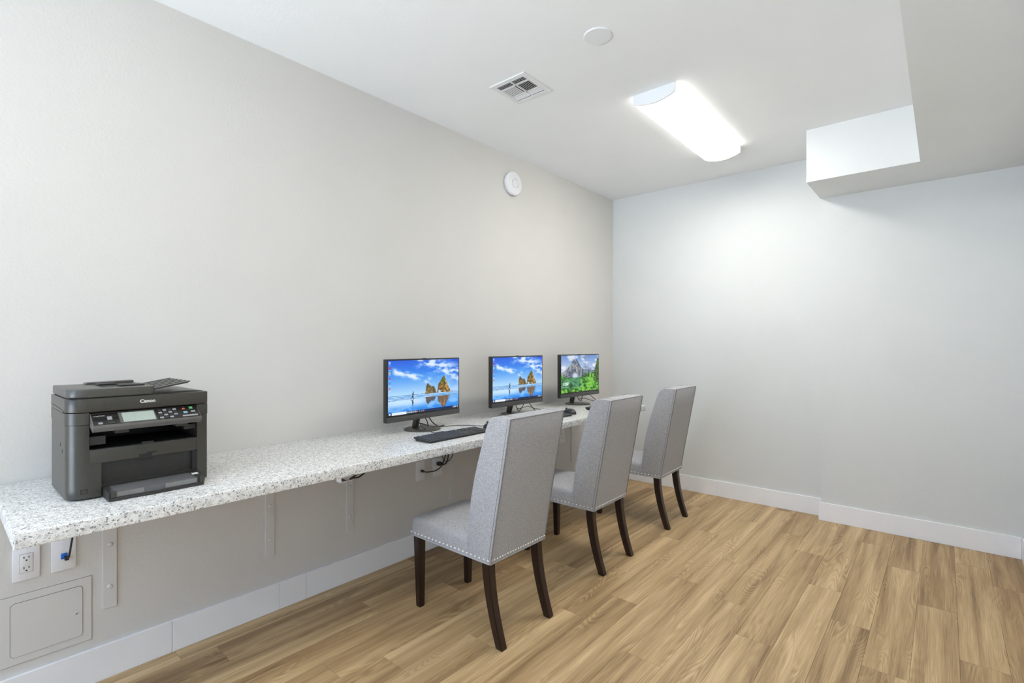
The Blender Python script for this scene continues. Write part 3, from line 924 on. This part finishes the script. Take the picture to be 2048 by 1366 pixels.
    # task bar with search box and icons
    if v < 0.046:
        c = mix((18, 52, 104), (14, 34, 78), u)
        if 0.045 < u < 0.235: c = (226, 234, 243)
        if abs(u - 0.022) < 0.009 and abs(v - 0.023) < 0.014: c = (224, 232, 244)
        for i, colr in enumerate(((190, 210, 235), (200, 215, 235), (235, 220, 150), (220, 226, 235), (230, 235, 240), (222, 60, 52), (66, 170, 92), (90, 140, 240), (226, 92, 70))):
            if abs(u - (0.255 + 0.027 * i)) < 0.0065 and abs(v - 0.023) < 0.012: c = colr
        for uu in (0.915, 0.94, 0.958, 0.985):
            if abs(u - uu) < 0.006 and abs(v - 0.023) < 0.011: c = (206, 216, 232)
    return c

MOUNT = [(0.0, 0.55), (0.06, 0.57), (0.12, 0.62), (0.18, 0.68), (0.24, 0.77), (0.29, 0.85), (0.335, 0.90), (0.38, 0.90), (0.42, 0.85), (0.46, 0.77), (0.50, 0.69), (0.56, 0.63), (0.65, 0.60), (0.75, 0.585), (1.0, 0.57)]
def canopy(u):
    return 0.40 + 0.10 * sm(0.50, 0.72, u) + 0.05 * fbm(u * 9, 0.7, 4, 3) + 0.10 * sm(0.14, 0.0, u)
def forest(u, v):
    t = v
    c = mix((196, 208, 226), (96, 134, 196), (v - 0.55) * 2.2)
    c = mix(c, (232, 232, 236), sm(0.0, 0.28, fbm(u * 6, v * 7, 5, 14)) * 0.8)
    c = mix(c, (98, 116, 150), sm(0.02, 0.30, fbm(u * 7, v * 8, 5, 24)) * 0.75 * sm(0.35, 0.6, u))
    h = interp(MOUNT, u) + 0.012 * fbm(u * 40, 0.1, 3, 5)
    if v < h:
        nn = fbm(u * 20, v * 9, 5, 41)
        q = mix((74, 84, 112), (166, 168, 172), sm(-0.3, 0.3, nn))
        q = mix(q, (66, 84, 70), sm(0.02, 0.3, fbm(u * 26, v * 26, 4, 51)) * 0.8)
        if u > 0.56: q = mix((120, 136, 166), (90, 112, 110), sm(-0.2, 0.3, nn))
        a = ((u - 0.355) / 0.062) ** 2 + ((v - 0.385) / 0.125) ** 2
        if a < 1.5: q = mix(q, (176, 176, 180), 0.55)
        if a < 1: q = (196, 204, 226)
        c = q
    if v < canopy(u):
        nn = fbm(u * 8, v * 7, 5, 61); n2 = fbm(u * 20, v * 18, 4, 71)
        q = mix((26, 78, 48), (84, 150, 104), sm(-0.3, 0.3, nn + 0.4 * n2))
        rt = sm(0.46, 0.62, u + 0.12 * n2 + 0.1 * nn)
        q = mix(q, mix((50, 116, 22), (122, 192, 66), sm(-0.25, 0.25, nn + 0.8 * n2)), rt)
        q = mix(q, mix((52, 120, 40), (112, 182, 76), sm(-0.2, 0.25, n2 + nn)), sm(0.22, 0.06, u) * sm(0.26, 0.40, v))
        q = mix(q, mix((40, 96, 22), (122, 190, 58), sm(-0.2, 0.25, n2 + nn)), sm(0.17, 0.05, v))
        q = mix(q, (14, 46, 20), sm(0.12, 0.36, -n2 - 0.5 * nn) * 0.8)
        c = q
    for uc, top, w in ((0.555, 0.62, 0.030), (0.60, 0.50, 0.028), (0.635, 0.53, 0.026), (0.725, 0.61, 0.026), (0.80, 0.50, 0.03)):
        if v < top and v > 0.38:
            ww = w * (0.30 + 0.8 * (top - v) / max(0.05, top - 0.20)) * (1 + 0.5 * fbm(u * 40, v * 30, 3, uc * 50))
            if abs(u - uc) < min(ww, w * 1.1):
                c = mix((16, 44, 22), (58, 104, 36), sm(-0.2, 0.35, fbm(u * 40, v * 26, 4, 81)))
    # tall tree at the right edge
    wv = 0.085 * sm(0.92, 0.45, v) + 0.012 * fbm(v * 20, 0.4, 3, 9)
    if u > 0.955 - wv and 0.25 < v < 0.90:
        c = mix((26, 52, 20), (92, 132, 38), sm(-0.2, 0.3, fbm(u * 36, v * 20, 4, 91)))
    # second line of the clock text, too small to read
    if 0.045 < u < 0.19 and abs(v - 0.155) < 0.007 and fbm(u * 120, 2, 2, 4) > -0.15: c = mix(c, (215, 224, 228), 0.7)
    return c

SW, SH = 0.524, 0.2955
def picture_mesh(func, name, nx=190, ny=108):
    vs, fs, cols = [], [], []
    for j in range(ny + 1):
        for i in range(nx + 1):
            vs.append((0, (i / nx - 0.5) * SW, j / ny * SH))
    for j in range(ny):
        for i in range(nx):
            a = j * (nx + 1) + i
            fs.append((a, a + 1, a + nx + 2, a + nx + 1))
            cols.append(lin(func((i + 0.5) / nx, (j + 0.5) / ny)))
    me = bpy.data.meshes.new(name); me.from_pydata(vs, [], fs); me.update()
    at = me.attributes.new('pic', 'FLOAT_COLOR', 'FACE')
    flat = np.ones((len(cols), 4), dtype=np.float32); flat[:, :3] = cols
    at.data.foreach_set('color', flat.ravel())
    me.materials.append(M['screen'])
    return me
beach_me = picture_mesh(beach, 'screen_beach')
forest_me = picture_mesh(forest, 'screen_forest')

# ------------------------------------------------------------------ all-in-one computers
MWID, MZ0, MZ1 = 0.540, 0.0665, 0.4085
def computer(label, loc, rot, pic, clock=False):
    r = thing('desktop_computer', label, 'computer', loc, rot, 'all-in-one computers on the counter')
    w = MWID / 2; fx = 0.028
    base = MB().lathe([(0, 0), (0.103, 0), (0.105, 0.0015), (0.105, 0.004), (0.102, 0.006), (0.02, 0.0075), (0, 0.0075)], 56)
    base.build('base', M['stand'], r, smooth=40, world=False)
    nk = MB()
    nk.prism([(-0.078, 0.007), (-0.050, 0.007), (-0.022, 0.095), (-0.022, 0.150), (-0.048, 0.150)], 'y', -0.014, 0.014, bevel=0.003, cap_bevel_only=True)
    nk.build('neck', M['stand'], r, smooth=40, world=False)
    sh = MB().box(-0.003, fx, -w, w, MZ0, MZ1, bevel=0.002, seg=2)
    sh.box(-0.024, 0.0, -w + 0.05, w - 0.05, MZ0 + 0.02, MZ1 - 0.06, bevel=0.008, seg=3)
    sh.build('housing', M['bezel'], r, smooth=40, world=False)
    # graphite chin
    ch = MB().box(fx - 0.001, fx + 0.003, -w + 0.0005, w - 0.0005, MZ0 + 0.0005, MZ0 + 0.0295, bevel=0.0012)
    cho = ch.build('chin', M['chin'], r, smooth=40, world=False)
    MB().box(fx + 0.003, fx + 0.0034, -w + 0.010, -w + 0.046, MZ0 + 0.022, MZ0 + 0.0265).build('badge', M['stand'], cho, world=False)
    sc = bpy.data.objects.new('screen', pic); COL.objects.link(sc); sc.parent = r
    sc.location = (fx + 0.0006, 0, MZ0 + 0.0385)
    if clock:
        me = text_mesh('12:07', 0.033, -0.0002, 0.0001)
        me.transform(Matrix(((0, 0, 1, 0), (1, 0, 0, 0), (0, 1, 0, 0), (0, 0, 0, 1))))
        o = link('clock_digits', me, M['screen_text'], sc, world=False); o.location = (0.0004, -SW / 2 + 0.022, 0.060)
    # camera nub on top
    MB().box(0.010, 0.020, -0.012, 0.012, MZ1 - 0.0005, MZ1 + 0.0025, bevel=0.001).build('camera_nub', M['bezel'], r, world=False)
    return r
R1, R2, R3 = math.radians(1.4), math.radians(-1.0), math.radians(-2.1)
m1 = computer('computer with beach screen nearest the printer', (0.213, 1.855, CT), R1, beach_me)
m2 = computer('computer with beach screen in the middle of the counter', (0.213, 2.686, CT), R2, beach_me)
m3 = computer('computer with mountain and forest screen at the far counter end', (0.213, 3.476, CT), R3, forest_me, True)
def cord(parent, pts, r=0.0022):
    pp = [Vector((p.x, p.y, max(p.z, r + 0.0006))) for p in spline(pts)]
    MB().tube(pp, r, 8).build('cable', M['cable'], parent, smooth=60, world=False)
# cords that leave the backs (in each computer's own frame)
cord(m1, [(-0.02, 0.02, 0.085), (-0.01, 0.055, 0.062), (0.004, 0.075, 0.03), (0.015, 0.11, 0.0045), (0.01, 0.16, 0.004)], 0.003)
cord(m1, [(-0.02, 0.01, 0.085), (-0.018, 0.04, 0.055), (-0.03, 0.07, 0.012), (-0.08, 0.10, 0.004), (-0.16, 0.12, 0.004)], 0.003)
cord(m2, [(-0.02, 0.01, 0.085), (-0.015, 0.03, 0.04), (-0.02, 0.06, 0.014), (-0.02, 0.10, 0.045), (-0.02, 0.13, 0.09)], 0.0028)
cord(m2, [(-0.02, 0.13, 0.09), (-0.005, 0.17, 0.05), (0.01, 0.21, 0.0045), (0.06, 0.24, 0.004)], 0.0028)
cord(m2, [(-0.02, 0.03, 0.03), (-0.03, 0.10, 0.03), (-0.03, 0.17, 0.035), (-0.02, 0.25, 0.012), (0.0, 0.30, 0.004)], 0.0024)
cord(m3, [(-0.02, 0.01, 0.085), (-0.015, 0.03, 0.04), (-0.01, 0.06, 0.02), (-0.02, 0.09, 0.05), (-0.02, 0.11, 0.09)], 0.0028)
cord(m3, [(-0.02, 0.14, 0.09), (0.0, 0.18, 0.06), (0.02, 0.22, 0.025), (0.05, 0.24, 0.004)], 0.0028)
cord(m3, [(-0.02, 0.04, 0.03), (-0.03, 0.09, 0.036), (-0.03, 0.15, 0.032), (-0.02, 0.20, 0.016), (0.0, 0.24, 0.004)], 0.0024)

# ------------------------------------------------------------------ keyboards and mice
KX, KY = 0.122, 0.436
def keyboard(label, loc, rot=0.0):
    """local: +x towards the user, y along the length, origin at the middle of the underside"""
    r = thing('keyboard', label, 'keyboard', loc, rot, 'black keyboards on the counter')
    hx, hy = KX / 2, KY / 2
    # wedge with an undercut front and sides
    def ring(z_b, z_f, ix, iy):
        return [(-hx + ix, -hy + iy, z_b), (hx - ix, -hy + iy, z_f), (hx - ix, hy - iy, z_f), (-hx + ix, hy - iy, z_b)]
    mb = MB()
    V = ring(0, 0, 0.008, 0.012) + ring(0.014, 0.008, 0, 0) + ring(0.0195, 0.0115, 0.0012, 0.0015)
    F = [(3, 2, 1, 0)]
    for i in range(2):
        for k in range(4): F.append((4 * i + k, 4 * i + (k + 1) % 4, 4 * i + 4 + (k + 1) % 4, 4 * i + 4 + k))
    F.append((8, 9, 10, 11))
    mb.add(V, F); mb.build('case', M['black_plastic'], r, world=False)
    def top(x): return 0.0195 - (x + hx) / KX * 0.008
    kb = MB()
    def key(x, y, lx, ly):
        z = top(x) - 0.0005; h = 0.0042; i_ = 0.0016
        lx /= 2; ly /= 2
        v = [(x - lx, y - ly, z), (x + lx, y - ly, z), (x + lx, y + ly, z), (x - lx, y + ly, z)]
        t = [(x - lx + i_, y - ly + i_, z + h), (x + lx - i_, y - ly + i_, z + h - 0.001), (x + lx - i_, y + ly - i_, z + h - 0.001), (x - lx + i_, y + ly - i_, z + h)]
        kb.add(v + t, [(0, 1, 5, 4), (1, 2, 6, 5), (2, 3, 7, 6), (3, 0, 4, 7), (4, 5, 6, 7)])
    p = 0.0180; xs0 = -hx + 0.014
    rows = [xs0] + [xs0 + 0.0185 + 0.0165 * k for k in range(5)]
    yl = -hy + 0.013
    lay = [[1, -.9, 1, 1, 1, 1, -.45, 1, 1, 1, 1, -.45, 1, 1, 1, 1], [1] * 13 + [2], [1.5] + [1] * 12 + [1.5], [1.75] + [1] * 11 + [2.25], [2.25] + [1] * 10 + [2.75], [1.25, 1.25, 1.25, 6.2, 1.25, 1.25, 1.25, 1.3]]
    for x, row in zip(rows, lay):
        y = yl
        for u in row:
            if u > 0: key(x, y + u * p / 2, 0.0150, u * p - 0.0022)
            y += abs(u) * p
    y2 = yl + 15 * p + 0.010
    for i, x in enumerate(rows):
        for k in range(3):
            if i in (0, 1, 2) or (i == 4 and k == 1) or i == 5: key(x, y2 + (k + .5) * p, 0.0150, p - 0.0022)
    y3 = y2 + 3 * p + 0.008
    for i, x in enumerate(rows[1:]):
        for k in range(4):
            key(x, y3 + (k + .5) * p, 0.0150, p - 0.0022)
    o = kb.build('keys', M['key'], r, world=False); o['kind'] = 'stuff'
    return r
k1 = keyboard('black keyboard in front of the nearest computer', (0.516, 1.818, CT), math.radians(0.5))
k2 = keyboard('black keyboard mostly hidden behind the nearest chair', (0.508, 2.652, CT), math.radians(0))
k3 = keyboard('black keyboard mostly hidden behind the middle chair', (0.522, 3.415, CT), math.radians(0))
cord(k1, [(-0.060, 0.015, 0.012), (-0.085, 0.0, 0.016), (-0.14, -0.012, 0.004), (-0.20, 0.01, 0.003), (-0.27, 0.02, 0.012), (-0.29, 0.0, 0.05)], 0.0018)
cord(k2, [(-0.060, 0.015, 0.012), (-0.09, 0.02, 0.010), (-0.16, 0.03, 0.003), (-0.25, 0.02, 0.012)], 0.0018)
cord(k3, [(-0.060, 0.015, 0.012), (-0.09, 0.02, 0.010), (-0.16, 0.03, 0.003), (-0.25, 0.02, 0.012)], 0.0018)

def mouse(label, loc, rot):
    r = thing('mouse', label, 'mouse', loc, rot, 'black mice on the counter')
    mb = MB(); nu, nv = 20, 10; rows = []
    for j in range(nv + 1):
        b = math.pi / 2 * j / nv
        row = []
        for i in range(nu):
            a = 2 * math.pi * i / nu
            sx, sy = abs(math.cos(a)) ** 0.8 * (1 if math.cos(a) >= 0 else -1), abs(math.sin(a)) ** 0.8 * (1 if math.sin(a) >= 0 else -1)
            x = 0.056 * sx * math.cos(b) ** 0.7; y = 0.031 * sy * math.cos(b) ** 0.7
            z = 0.037 * math.sin(b) ** 0.9 * (1 - 0.30 * max(0, -x / 0.056) ** 1.2)
            row.append((x, y, z))
        rows.append(row)
    V = [v for q in rows for v in q]
    F = [tuple(range(nu - 1, -1, -1))]
    for j in range(nv):
        for i in range(nu): F.append((j * nu + i, j * nu + (i + 1) % nu, (j + 1) * nu + (i + 1) % nu, (j + 1) * nu + i))
    mb.add(V, F); bmesh.ops.remove_doubles(mb.bm, verts=mb.bm.verts, dist=1e-5)
    mb.build('shell', M['black_plastic'], r, smooth=60, world=False)
    MB().tube([(-0.030, -0.0035, 0.0318), (-0.030, 0.0035, 0.0318)], 0.008, 12).build('wheel', M['key'], r, smooth=40, world=False)
    MB().tube([(-0.052, 0, 0.017), (-0.030, 0, 0.0312), (0.0, 0, 0.0372)], 0.0010, 6).build('button_seam', M['slot_dark'], r, world=False)
    return r
mo1 = mouse('black mouse beside the keyboard of the nearest computer', (0.50, 2.125, CT), math.radians(-8))
mo2 = mouse('black mouse showing right of the nearest chair back', (0.492, 2.945, CT), math.radians(-10))
cord(mo1, [(-0.055, 0, 0.012), (-0.085, -0.005, 0.006), (-0.16, -0.03, 0.003), (-0.215, -0.10, 0.003), (-0.235, -0.19, 0.003), (-0.255, -0.25, 0.012)], 0.0018)
cord(mo2, [(-0.055, 0, 0.012), (-0.085, -0.005, 0.006), (-0.15, -0.02, 0.003), (-0.21, -0.06, 0.003)], 0.0018)

# ------------------------------------------------------------------ printer
PX0, PX1, PY0, PY1, PZ0 = 0.168, 0.460, 0.274, 0.662, CT
pr = thing('printer', 'dark charcoal multifunction printer on the near end of the counter', 'printer', (0.314, 0.468, CT))
# main case: columns, rails and back around the two front openings
RC = 0.046
zb, zt = PZ0 + 0.006, 1.053
bd = MB()
bd.prism(rrect(PX0, PX1, PY0, 0.327, RC, 8, (0, 0, 0, 0)) if False else [(PX0, 0.327), (PX0, PY0)] + [(PX1 - RC + RC * math.cos(a), PY0 + RC + RC * math.sin(a)) for a in [math.radians(-90 + 90 * k / 8) for k in range(9)]] + [(PX1, 0.327)], 'z', zb, zt)
bd.prism([(PX0, 0.627), (PX1, 0.627)] + [(PX1 - 0.012 + 0.012 * math.cos(a), PY1 - 0.012 + 0.012 * math.sin(a)) for a in [math.radians(90 * k / 5) for k in range(6)]] + [(PX0, PY1)], 'z', zb, zt)
bd.box(PX0, PX0 + 0.02, 0.327, 0.627, zb, zt)                        # back
bd.box(PX0 + 0.02, PX1, 0.327, 0.627, 0.929, 0.973, bevel=0.0015)      # middle rail
bd.box(PX0 + 0.02, PX1 - 0.02, 0.327, 0.627, zb, zb + 0.02)            # bottom
bd.box(PX1 - 0.03, PX1, 0.327, 0.357, zb, 0.929)                       # widening of the left column
body = bd.build('body', M['printer'], pr, smooth=30)
MB().box(PX0 + 0.02, PX0 + 0.05, 0.327, 0.627, 0.973, zt).build('output_back', M['printer_dark'], pr)
MB().box(PX0 + 0.05, PX1 - 0.004, 0.327, 0.627, 0.9731, 0.9745).build('output_floor', M['printer_dark'], pr)
MB().box(PX0 + 0.05, PX1 - 0.02, 0.3271, 0.3285, 0.9746, zt).build('output_side', M['printer_dark'], pr)
MB().box(PX1 - 0.045, PX1 - 0.010, 0.3286, 0.370, 0.986, 1.014, bevel=0.002).build('output_guide', M['printer_mid'], pr)
MB().box(PX1 - 0.045, PX1 - 0.012, 0.590, 0.6265, 1.004, 1.022, bevel=0.002).build('output_guide', M['printer_mid'], pr)
MB().box(PX1 - 0.030, PX1 + 0.004, 0.392, 0.428, 1.018, 1.034, bevel=0.001).build('paper_stop', M['printer'], pr)
MB().box(PX1 - 0.030, PX1 + 0.004, 0.560, 0.598, 1.020, 1.036, bevel=0.001).build('paper_stop', M['printer'], pr)
# latch tab and handle notch on the rail
MB().box(PX1, PX1 + 0.0012, 0.448, 0.520, 0.9605, 0.9715, bevel=0.0004).build('paper_flap', M['printer'], pr)
MB().box(PX1 - 0.010, PX1 + 0.0006, 0.464, 0.497, 0.973, 0.980, bevel=0.001).build('flap_hook', M['printer_mid'], pr)
MB().box(PX1 - 0.003, PX1 + 0.0006, 0.455, 0.492, 0.922, 0.940, bevel=0.001).build('handle_notch', M['printer_dark'], pr)
MB().box(PX1 - 0.003, PX1 + 0.0008, 0.476, 0.505, 0.940, 0.9445, bevel=0.0005).build('handle_notch', M['printer_dark'], pr)
# door behind the lower opening, leaning back
MB().prism([(PX1 - 0.012, 0.929), (PX1 - 0.020, 0.929), (PX1 - 0.032, 0.850), (PX1 - 0.022, 0.850)], 'y', 0.3575, 0.6265).build('cassette_door', M['printer_mid'], pr)
MB().box(PX1 - 0.028, PX1 - 0.001, 0.612, 0.6268, 0.862, 0.928).build('cassette_side', M['printer_dark'], pr)
# side seams, vents, energy tag, feet
MB().prism(rrect(0.306, 0.323, 0.839, 0.853, 0.0015, 2), 'x', PX1 - 0.0005, PX1 + 0.0006).build('power_mark_frame', M['panel_black'], pr)
MB().prism(rrect(0.3075, 0.3215, 0.8405, 0.8515, 0.0010, 2), 'x', PX1, PX1 + 0.0011).build('power_mark', M['printer'], pr)
for x, z in ((0.34, 0.985), (0.375, 0.968)):
    MB().box(x, x + 0.006, PY0 - 0.0006, PY0 + 0.001, z - 0.006, z + 0.006).build('side_slot', M['printer_dark'], pr)
for x in (PX0 + 0.03, PX1 - 0.05):
    for y in (PY0 + 0.04, PY1 - 0.04):
        MB().lathe([(0, 0), (0.012, 0), (0.012, 0.006), (0, 0.006)], 14, c=(x, y, PZ0)).build('foot', M['printer_dark'], pr, smooth=40)
MB().box(PX0 - 0.018, PX0, PY0 + 0.02, PY1 - 0.02, PZ0 + 0.008, PZ0 + 0.028, bevel=0.004).build('rear_skirt', M['printer_dark'], pr)
# upper belt, scanner and cover
def shell(z0, z1, x0, x1, y0, y1, rl, rr, bev):
    poly = [(x0, y1), (x0, y0)] + [(x1 - rl + rl * math.cos(a), y0 + rl + rl * math.sin(a)) for a in [math.radians(-90 + 90 * k / 8) for k in range(9)]] \
        + [(x1 - rr + rr * math.cos(a), y1 - rr + rr * math.sin(a)) for a in [math.radians(90 * k / 6) for k in range(7)]]
    return MB().prism(poly, 'z', z0, z1, bevel=bev, seg=3, cap_bevel_only=True)
# belt is split so that the control panel sits in the opening
bl = MB()
bl.prism([(PX0 - 0.004, 0.327), (PX0 - 0.004, PY0 - 0.001)] + [(PX1 + 0.001 - RC + RC * math.cos(a), PY0 - 0.001 + RC + RC * math.sin(a)) for a in [math.radians(-90 + 90 * k / 8) for k in range(9)]] + [(PX1 + 0.001, 0.327)], 'z', zt + 0.0012, 1.0905)
bl.prism([(PX0, 0.627), (PX1 + 0.001, 0.627)] + [(PX1 + 0.001 - 0.012 + 0.012 * math.cos(a), PY1 + 0.001 - 0.012 + 0.012 * math.sin(a)) for a in [math.radians(90 * k / 5) for k in range(6)]] + [(PX0, PY1 + 0.001)], 'z', zt + 0.0012, 1.0905)
bl.box(PX0, PX1 - 0.10, 0.327, 0.627, zt + 0.0012, 1.0905)
bl.build('upper_belt', M['printer'], pr, smooth=30)
shell(1.0920, 1.1355, PX0 - 0.004, PX1 + 0.001, PY0 - 0.001, PY1 + 0.001, RC, 0.012, 0.003).build('scanner_unit', M['printer'], pr, smooth=30)
MB().prism([(PX0 + 0.02, 1.0932), (PX1 - 0.05, 1.0932), (PX1 - 0.05, 1.098), (PX0 + 0.05, 1.104), (PX0 + 0.02, 1.104)], 'y', PY0 - 0.0025, PY0).build('side_grip', M['printer_top'], pr)
# document feeder lid (left part) with rounded corners
AY1 = 0.501
shell(1.1385, 1.1655, PX0 + 0.006, PX1 + 0.002, PY0 + 0.002, AY1, RC, 0.016, 0.003).build('feeder_lid', M['printer_top'], pr, smooth=30)
MB().box(PX0 + 0.01, PX1 - 0.004, PY0 + 0.006, AY1 - 0.006, 1.1355, 1.1385).build('lid_gap', M['printer_dark'], pr)
MB().box(PX0 + 0.06, PX1 - 0.055, 0.368, AY1 - 0.020, 1.1654, 1.1660).build('feeder_slot', M['printer_dark'], pr)
MB().prism([(0.352, 1.1657), (0.492, 1.1657), (0.492, 1.1745), (0.360, 1.1715)], 'x', PX0 + 0.012, PX0 + 0.056, bevel=0.001).build('feeder_hood', M['printer_top'], pr)
MB().prism([(0.372, 1.1661), (0.430, 1.1661), (0.424, 1.1715), (0.376, 1.1715)], 'x', PX0 + 0.085, PX0 + 0.150, bevel=0.001).build('paper_guide', M['printer_dark'], pr)
MB().box(PX0 + 0.165, PX0 + 0.230, 0.418, 0.486, 1.1661, 1.1705, bevel=0.001).build('paper_guide', M['printer_mid'], pr)
# ribbed document tray rising to the right
tz = lambda y: 1.156 + (y - 0.492) * 0.175
tr = MB()
tr.prism([(0.492, tz(0.492) - 0.006), (0.603, tz(0.603) - 0.006), (0.603, tz(0.603) - 0.0035), (0.492, tz(0.492) - 0.0035)], 'x', PX0 + 0.034, PX1 - 0.012)
tray = tr.build('document_tray', M['printer_dark'], pr)
for k in range(6):
    x = PX0 + 0.034 + 0.0446 * k
    MB().prism([(0.484, tz(0.484) - 0.0034), (0.609, tz(0.609) - 0.0034), (0.609, tz(0.609)), (0.484, tz(0.484))], 'x', x, x + 0.023).build('rib', M['printer_top'], tray)
# sloped top on the right
MB().prism([(AY1 + 0.004, 1.1352), (PY1 - 0.006, 1.1352), (PY1 - 0.014, 1.1385), (0.60, 1.1415), (AY1 + 0.03, 1.1385)], 'x', PX0 + 0.004, PX1 - 0.03).build('platen_cover', M['printer'], pr)
# control panel, tilted, in the upper opening
A, B = Vector((PX1 - 0.006, 0, 1.0865)), Vector((PX1 + 0.046, 0, 1.0515))
cp = MB()
cp.prism([(A.x, A.z), (B.x, B.z), (B.x + 0.001, B.z - 0.006), (B.x - 0.004, B.z - 0.0175), (B.x - 0.012, B.z - 0.0195), (PX1 - 0.028, 1.055), (PX1 - 0.028, 1.0865)], 'y', 0.3285, 0.6275, bevel=0.0015, cap_bevel_only=True)
cpo = cp.build('control_panel', M['panel_grey'], pr, smooth=30)
d = (B - A); Ld = d.length; d.normalize()
nrm = Vector((-d.z, 0, d.x)); nrm = nrm if nrm.z > 0 else -nrm
def on_panel(name, s0, s1, y0, y1, mat, t0=0.0, t1=0.001, parent=None, r=0.0):
    q = [A + d * (s * Ld) for s in (s0, s1)]
    V = []
    for t in (t0, t1):
        for (p, y) in ((q[0], y0), (q[1], y0), (q[1], y1), (q[0], y1)):
            w = p + nrm * t; V.append((w.x, y, w.z))
    return MB().add(V, []) and None
def panel_part(name, s0, s1, y0, y1, mat, t1=0.001, parent=None):
    mb = MB(); V = []
    for t in (-0.0004, t1):
        for (s, y) in ((s0, y0), (s1, y0), (s1, y1), (s0, y1)):
            w = A + d * (s * Ld) + nrm * t; V.append((w.x, y, w.z))
    mb.add(V, [(3, 2, 1, 0), (4, 5, 6, 7), (0, 1, 5, 4), (1, 2, 6, 5), (2, 3, 7, 6), (3, 0, 4, 7)])
    return mb.build(name, M[mat], parent or cpo)
panel_part('panel_face', 0.04, 0.93, 0.331, 0.625, 'panel_black', 0.0006)
panel_part('display_bezel', 0.08, 0.92, 0.398, 0.497, 'panel_grey', 0.0012)
panel_part('display', 0.14, 0.86, 0.407, 0.494, 'lcd', 0.0018)
for rr_ in range(4):
    for cc in range(3 if rr_ == 3 else 4):
        s = 0.13 + 0.20 * rr_
        y = 0.506 + 0.0145 * cc
        panel_part('button', s, s + 0.13, y, y + 0.0105, 'btn_grey' if (rr_ + cc) % 2 else 'printer_mid', 0.0022)
panel_part('start_button', 0.10, 0.26, 0.600, 0.610, 'btn_green', 0.0022)
panel_part('stop_button', 0.16, 0.28, 0.578, 0.586, 'btn_red', 0.0022)
panel_part('button', 0.45, 0.60, 0.578, 0.590, 'btn_blue', 0.0020)
panel_part('button', 0.42, 0.55, 0.602, 0.614, 'btn_grey', 0.0020)
panel_part('button', 0.74, 0.86, 0.572, 0.618, 'btn_grey', 0.0016)
panel_part('button', 0.34, 0.60, 0.368, 0.380, 'btn_grey', 0.0022)
panel_part('button', 0.74, 0.88, 0.343, 0.354, 'btn_grey', 0.0018)
panel_part('button', 0.74, 0.88, 0.367, 0.384, 'printer_mid', 0.0018)
# lettering
def letter(body_, size, off, y, z, x, mat, parent, shear=0.0, sx=1.0, spacing=1.0):
    me = text_mesh(body_, size, off, 0.0003, spacing)
    me.transform(Matrix(((0, 0, 1, 0), (sx, shear, 0, 0), (0, 1, 0, 0), (0, 0, 0, 1))))
    me.transform(Matrix.Translation((x, y, z)))
    return link('lettering', me, M[mat], parent)
sc_u = [c_ for c_ in children(pr) if c_.name.startswith('scanner_unit')][0]
letter('Canon', 0.0150, 0.00045, 0.4575, 1.1115, PX1 + 0.0013, 'print_white', sc_u, 0.0, 1.10, 0.98)
# model line on the panel face
me = text_mesh('imageCLASS', 0.0055, 0.0001, 0.0001)
for v in me.vertices:
    w = A + d * ((0.26 - v.co.y / Ld) * Ld) + nrm * 0.0008
    v.co = (w.x, 0.336 + v.co.x, w.z)
link('lettering', me, M['print_white'], cpo)
# paper cassette with smoky cover
cas = MB()
TX1 = 0.540
cas.box(PX1 - 0.03, TX1, 0.3605, 0.6235, PZ0 + 0.0015, PZ0 + 0.010, bevel=0.001)
cas.box(PX1 - 0.03, TX1 - 0.004, 0.3605, 0.3635, PZ0 + 0.010, PZ0 + 0.030)
cas.box(PX1 - 0.03, TX1 - 0.004, 0.6205, 0.6235, PZ0 + 0.010, PZ0 + 0.030)
cas.box(TX1 - 0.003, TX1 + 0.002, 0.455, 0.53, PZ0 + 0.0015, PZ0 + 0.006)
caso = cas.build('paper_cassette', M['printer_mid'], pr)
MB().box(PX1 - 0.029, TX1 - 0.008, 0.381, 0.606, PZ0 + 0.0101, PZ0 + 0.0275).build('paper', M['paper'], caso)
for y0, y1 in ((0.383, 0.452), (0.512, 0.603)):
    MB().box(TX1 - 0.0078, TX1 - 0.0066, y0, y1, PZ0 + 0.0125, PZ0 + 0.0265).build('paper_label', M['print_white'], caso)
cov = MB()
cov.prism([(PX1 - 0.02, PZ0 + 0.046), (TX1 - 0.012, PZ0 + 0.038), (TX1, PZ0 + 0.032), (TX1, PZ0 + 0.0102), (TX1 - 0.003, PZ0 + 0.0102), (TX1 - 0.003, PZ0 + 0.030), (TX1 - 0.013, PZ0 + 0.0355), (PX1 - 0.02, PZ0 + 0.0432)], 'y', 0.358, 0.626)
cov.build('cassette_cover', M['smoke'], caso)
MB().box(TX1 - 0.001, TX1 + 0.0012, 0.366, 0.379, PZ0 + 0.012, PZ0 + 0.033, bevel=0.001).build('cover_corner', M['printer'], caso)
MB().box(TX1 - 0.001, TX1 + 0.0012, 0.610, 0.6245, PZ0 + 0.012, PZ0 + 0.033, bevel=0.001).build('cover_corner', M['printer'], caso)
MB().box(TX1 - 0.034, TX1 - 0.018, 0.594, 0.612, PZ0 + 0.0385, PZ0 + 0.0405).build('cover_label', M['print_white'], caso)
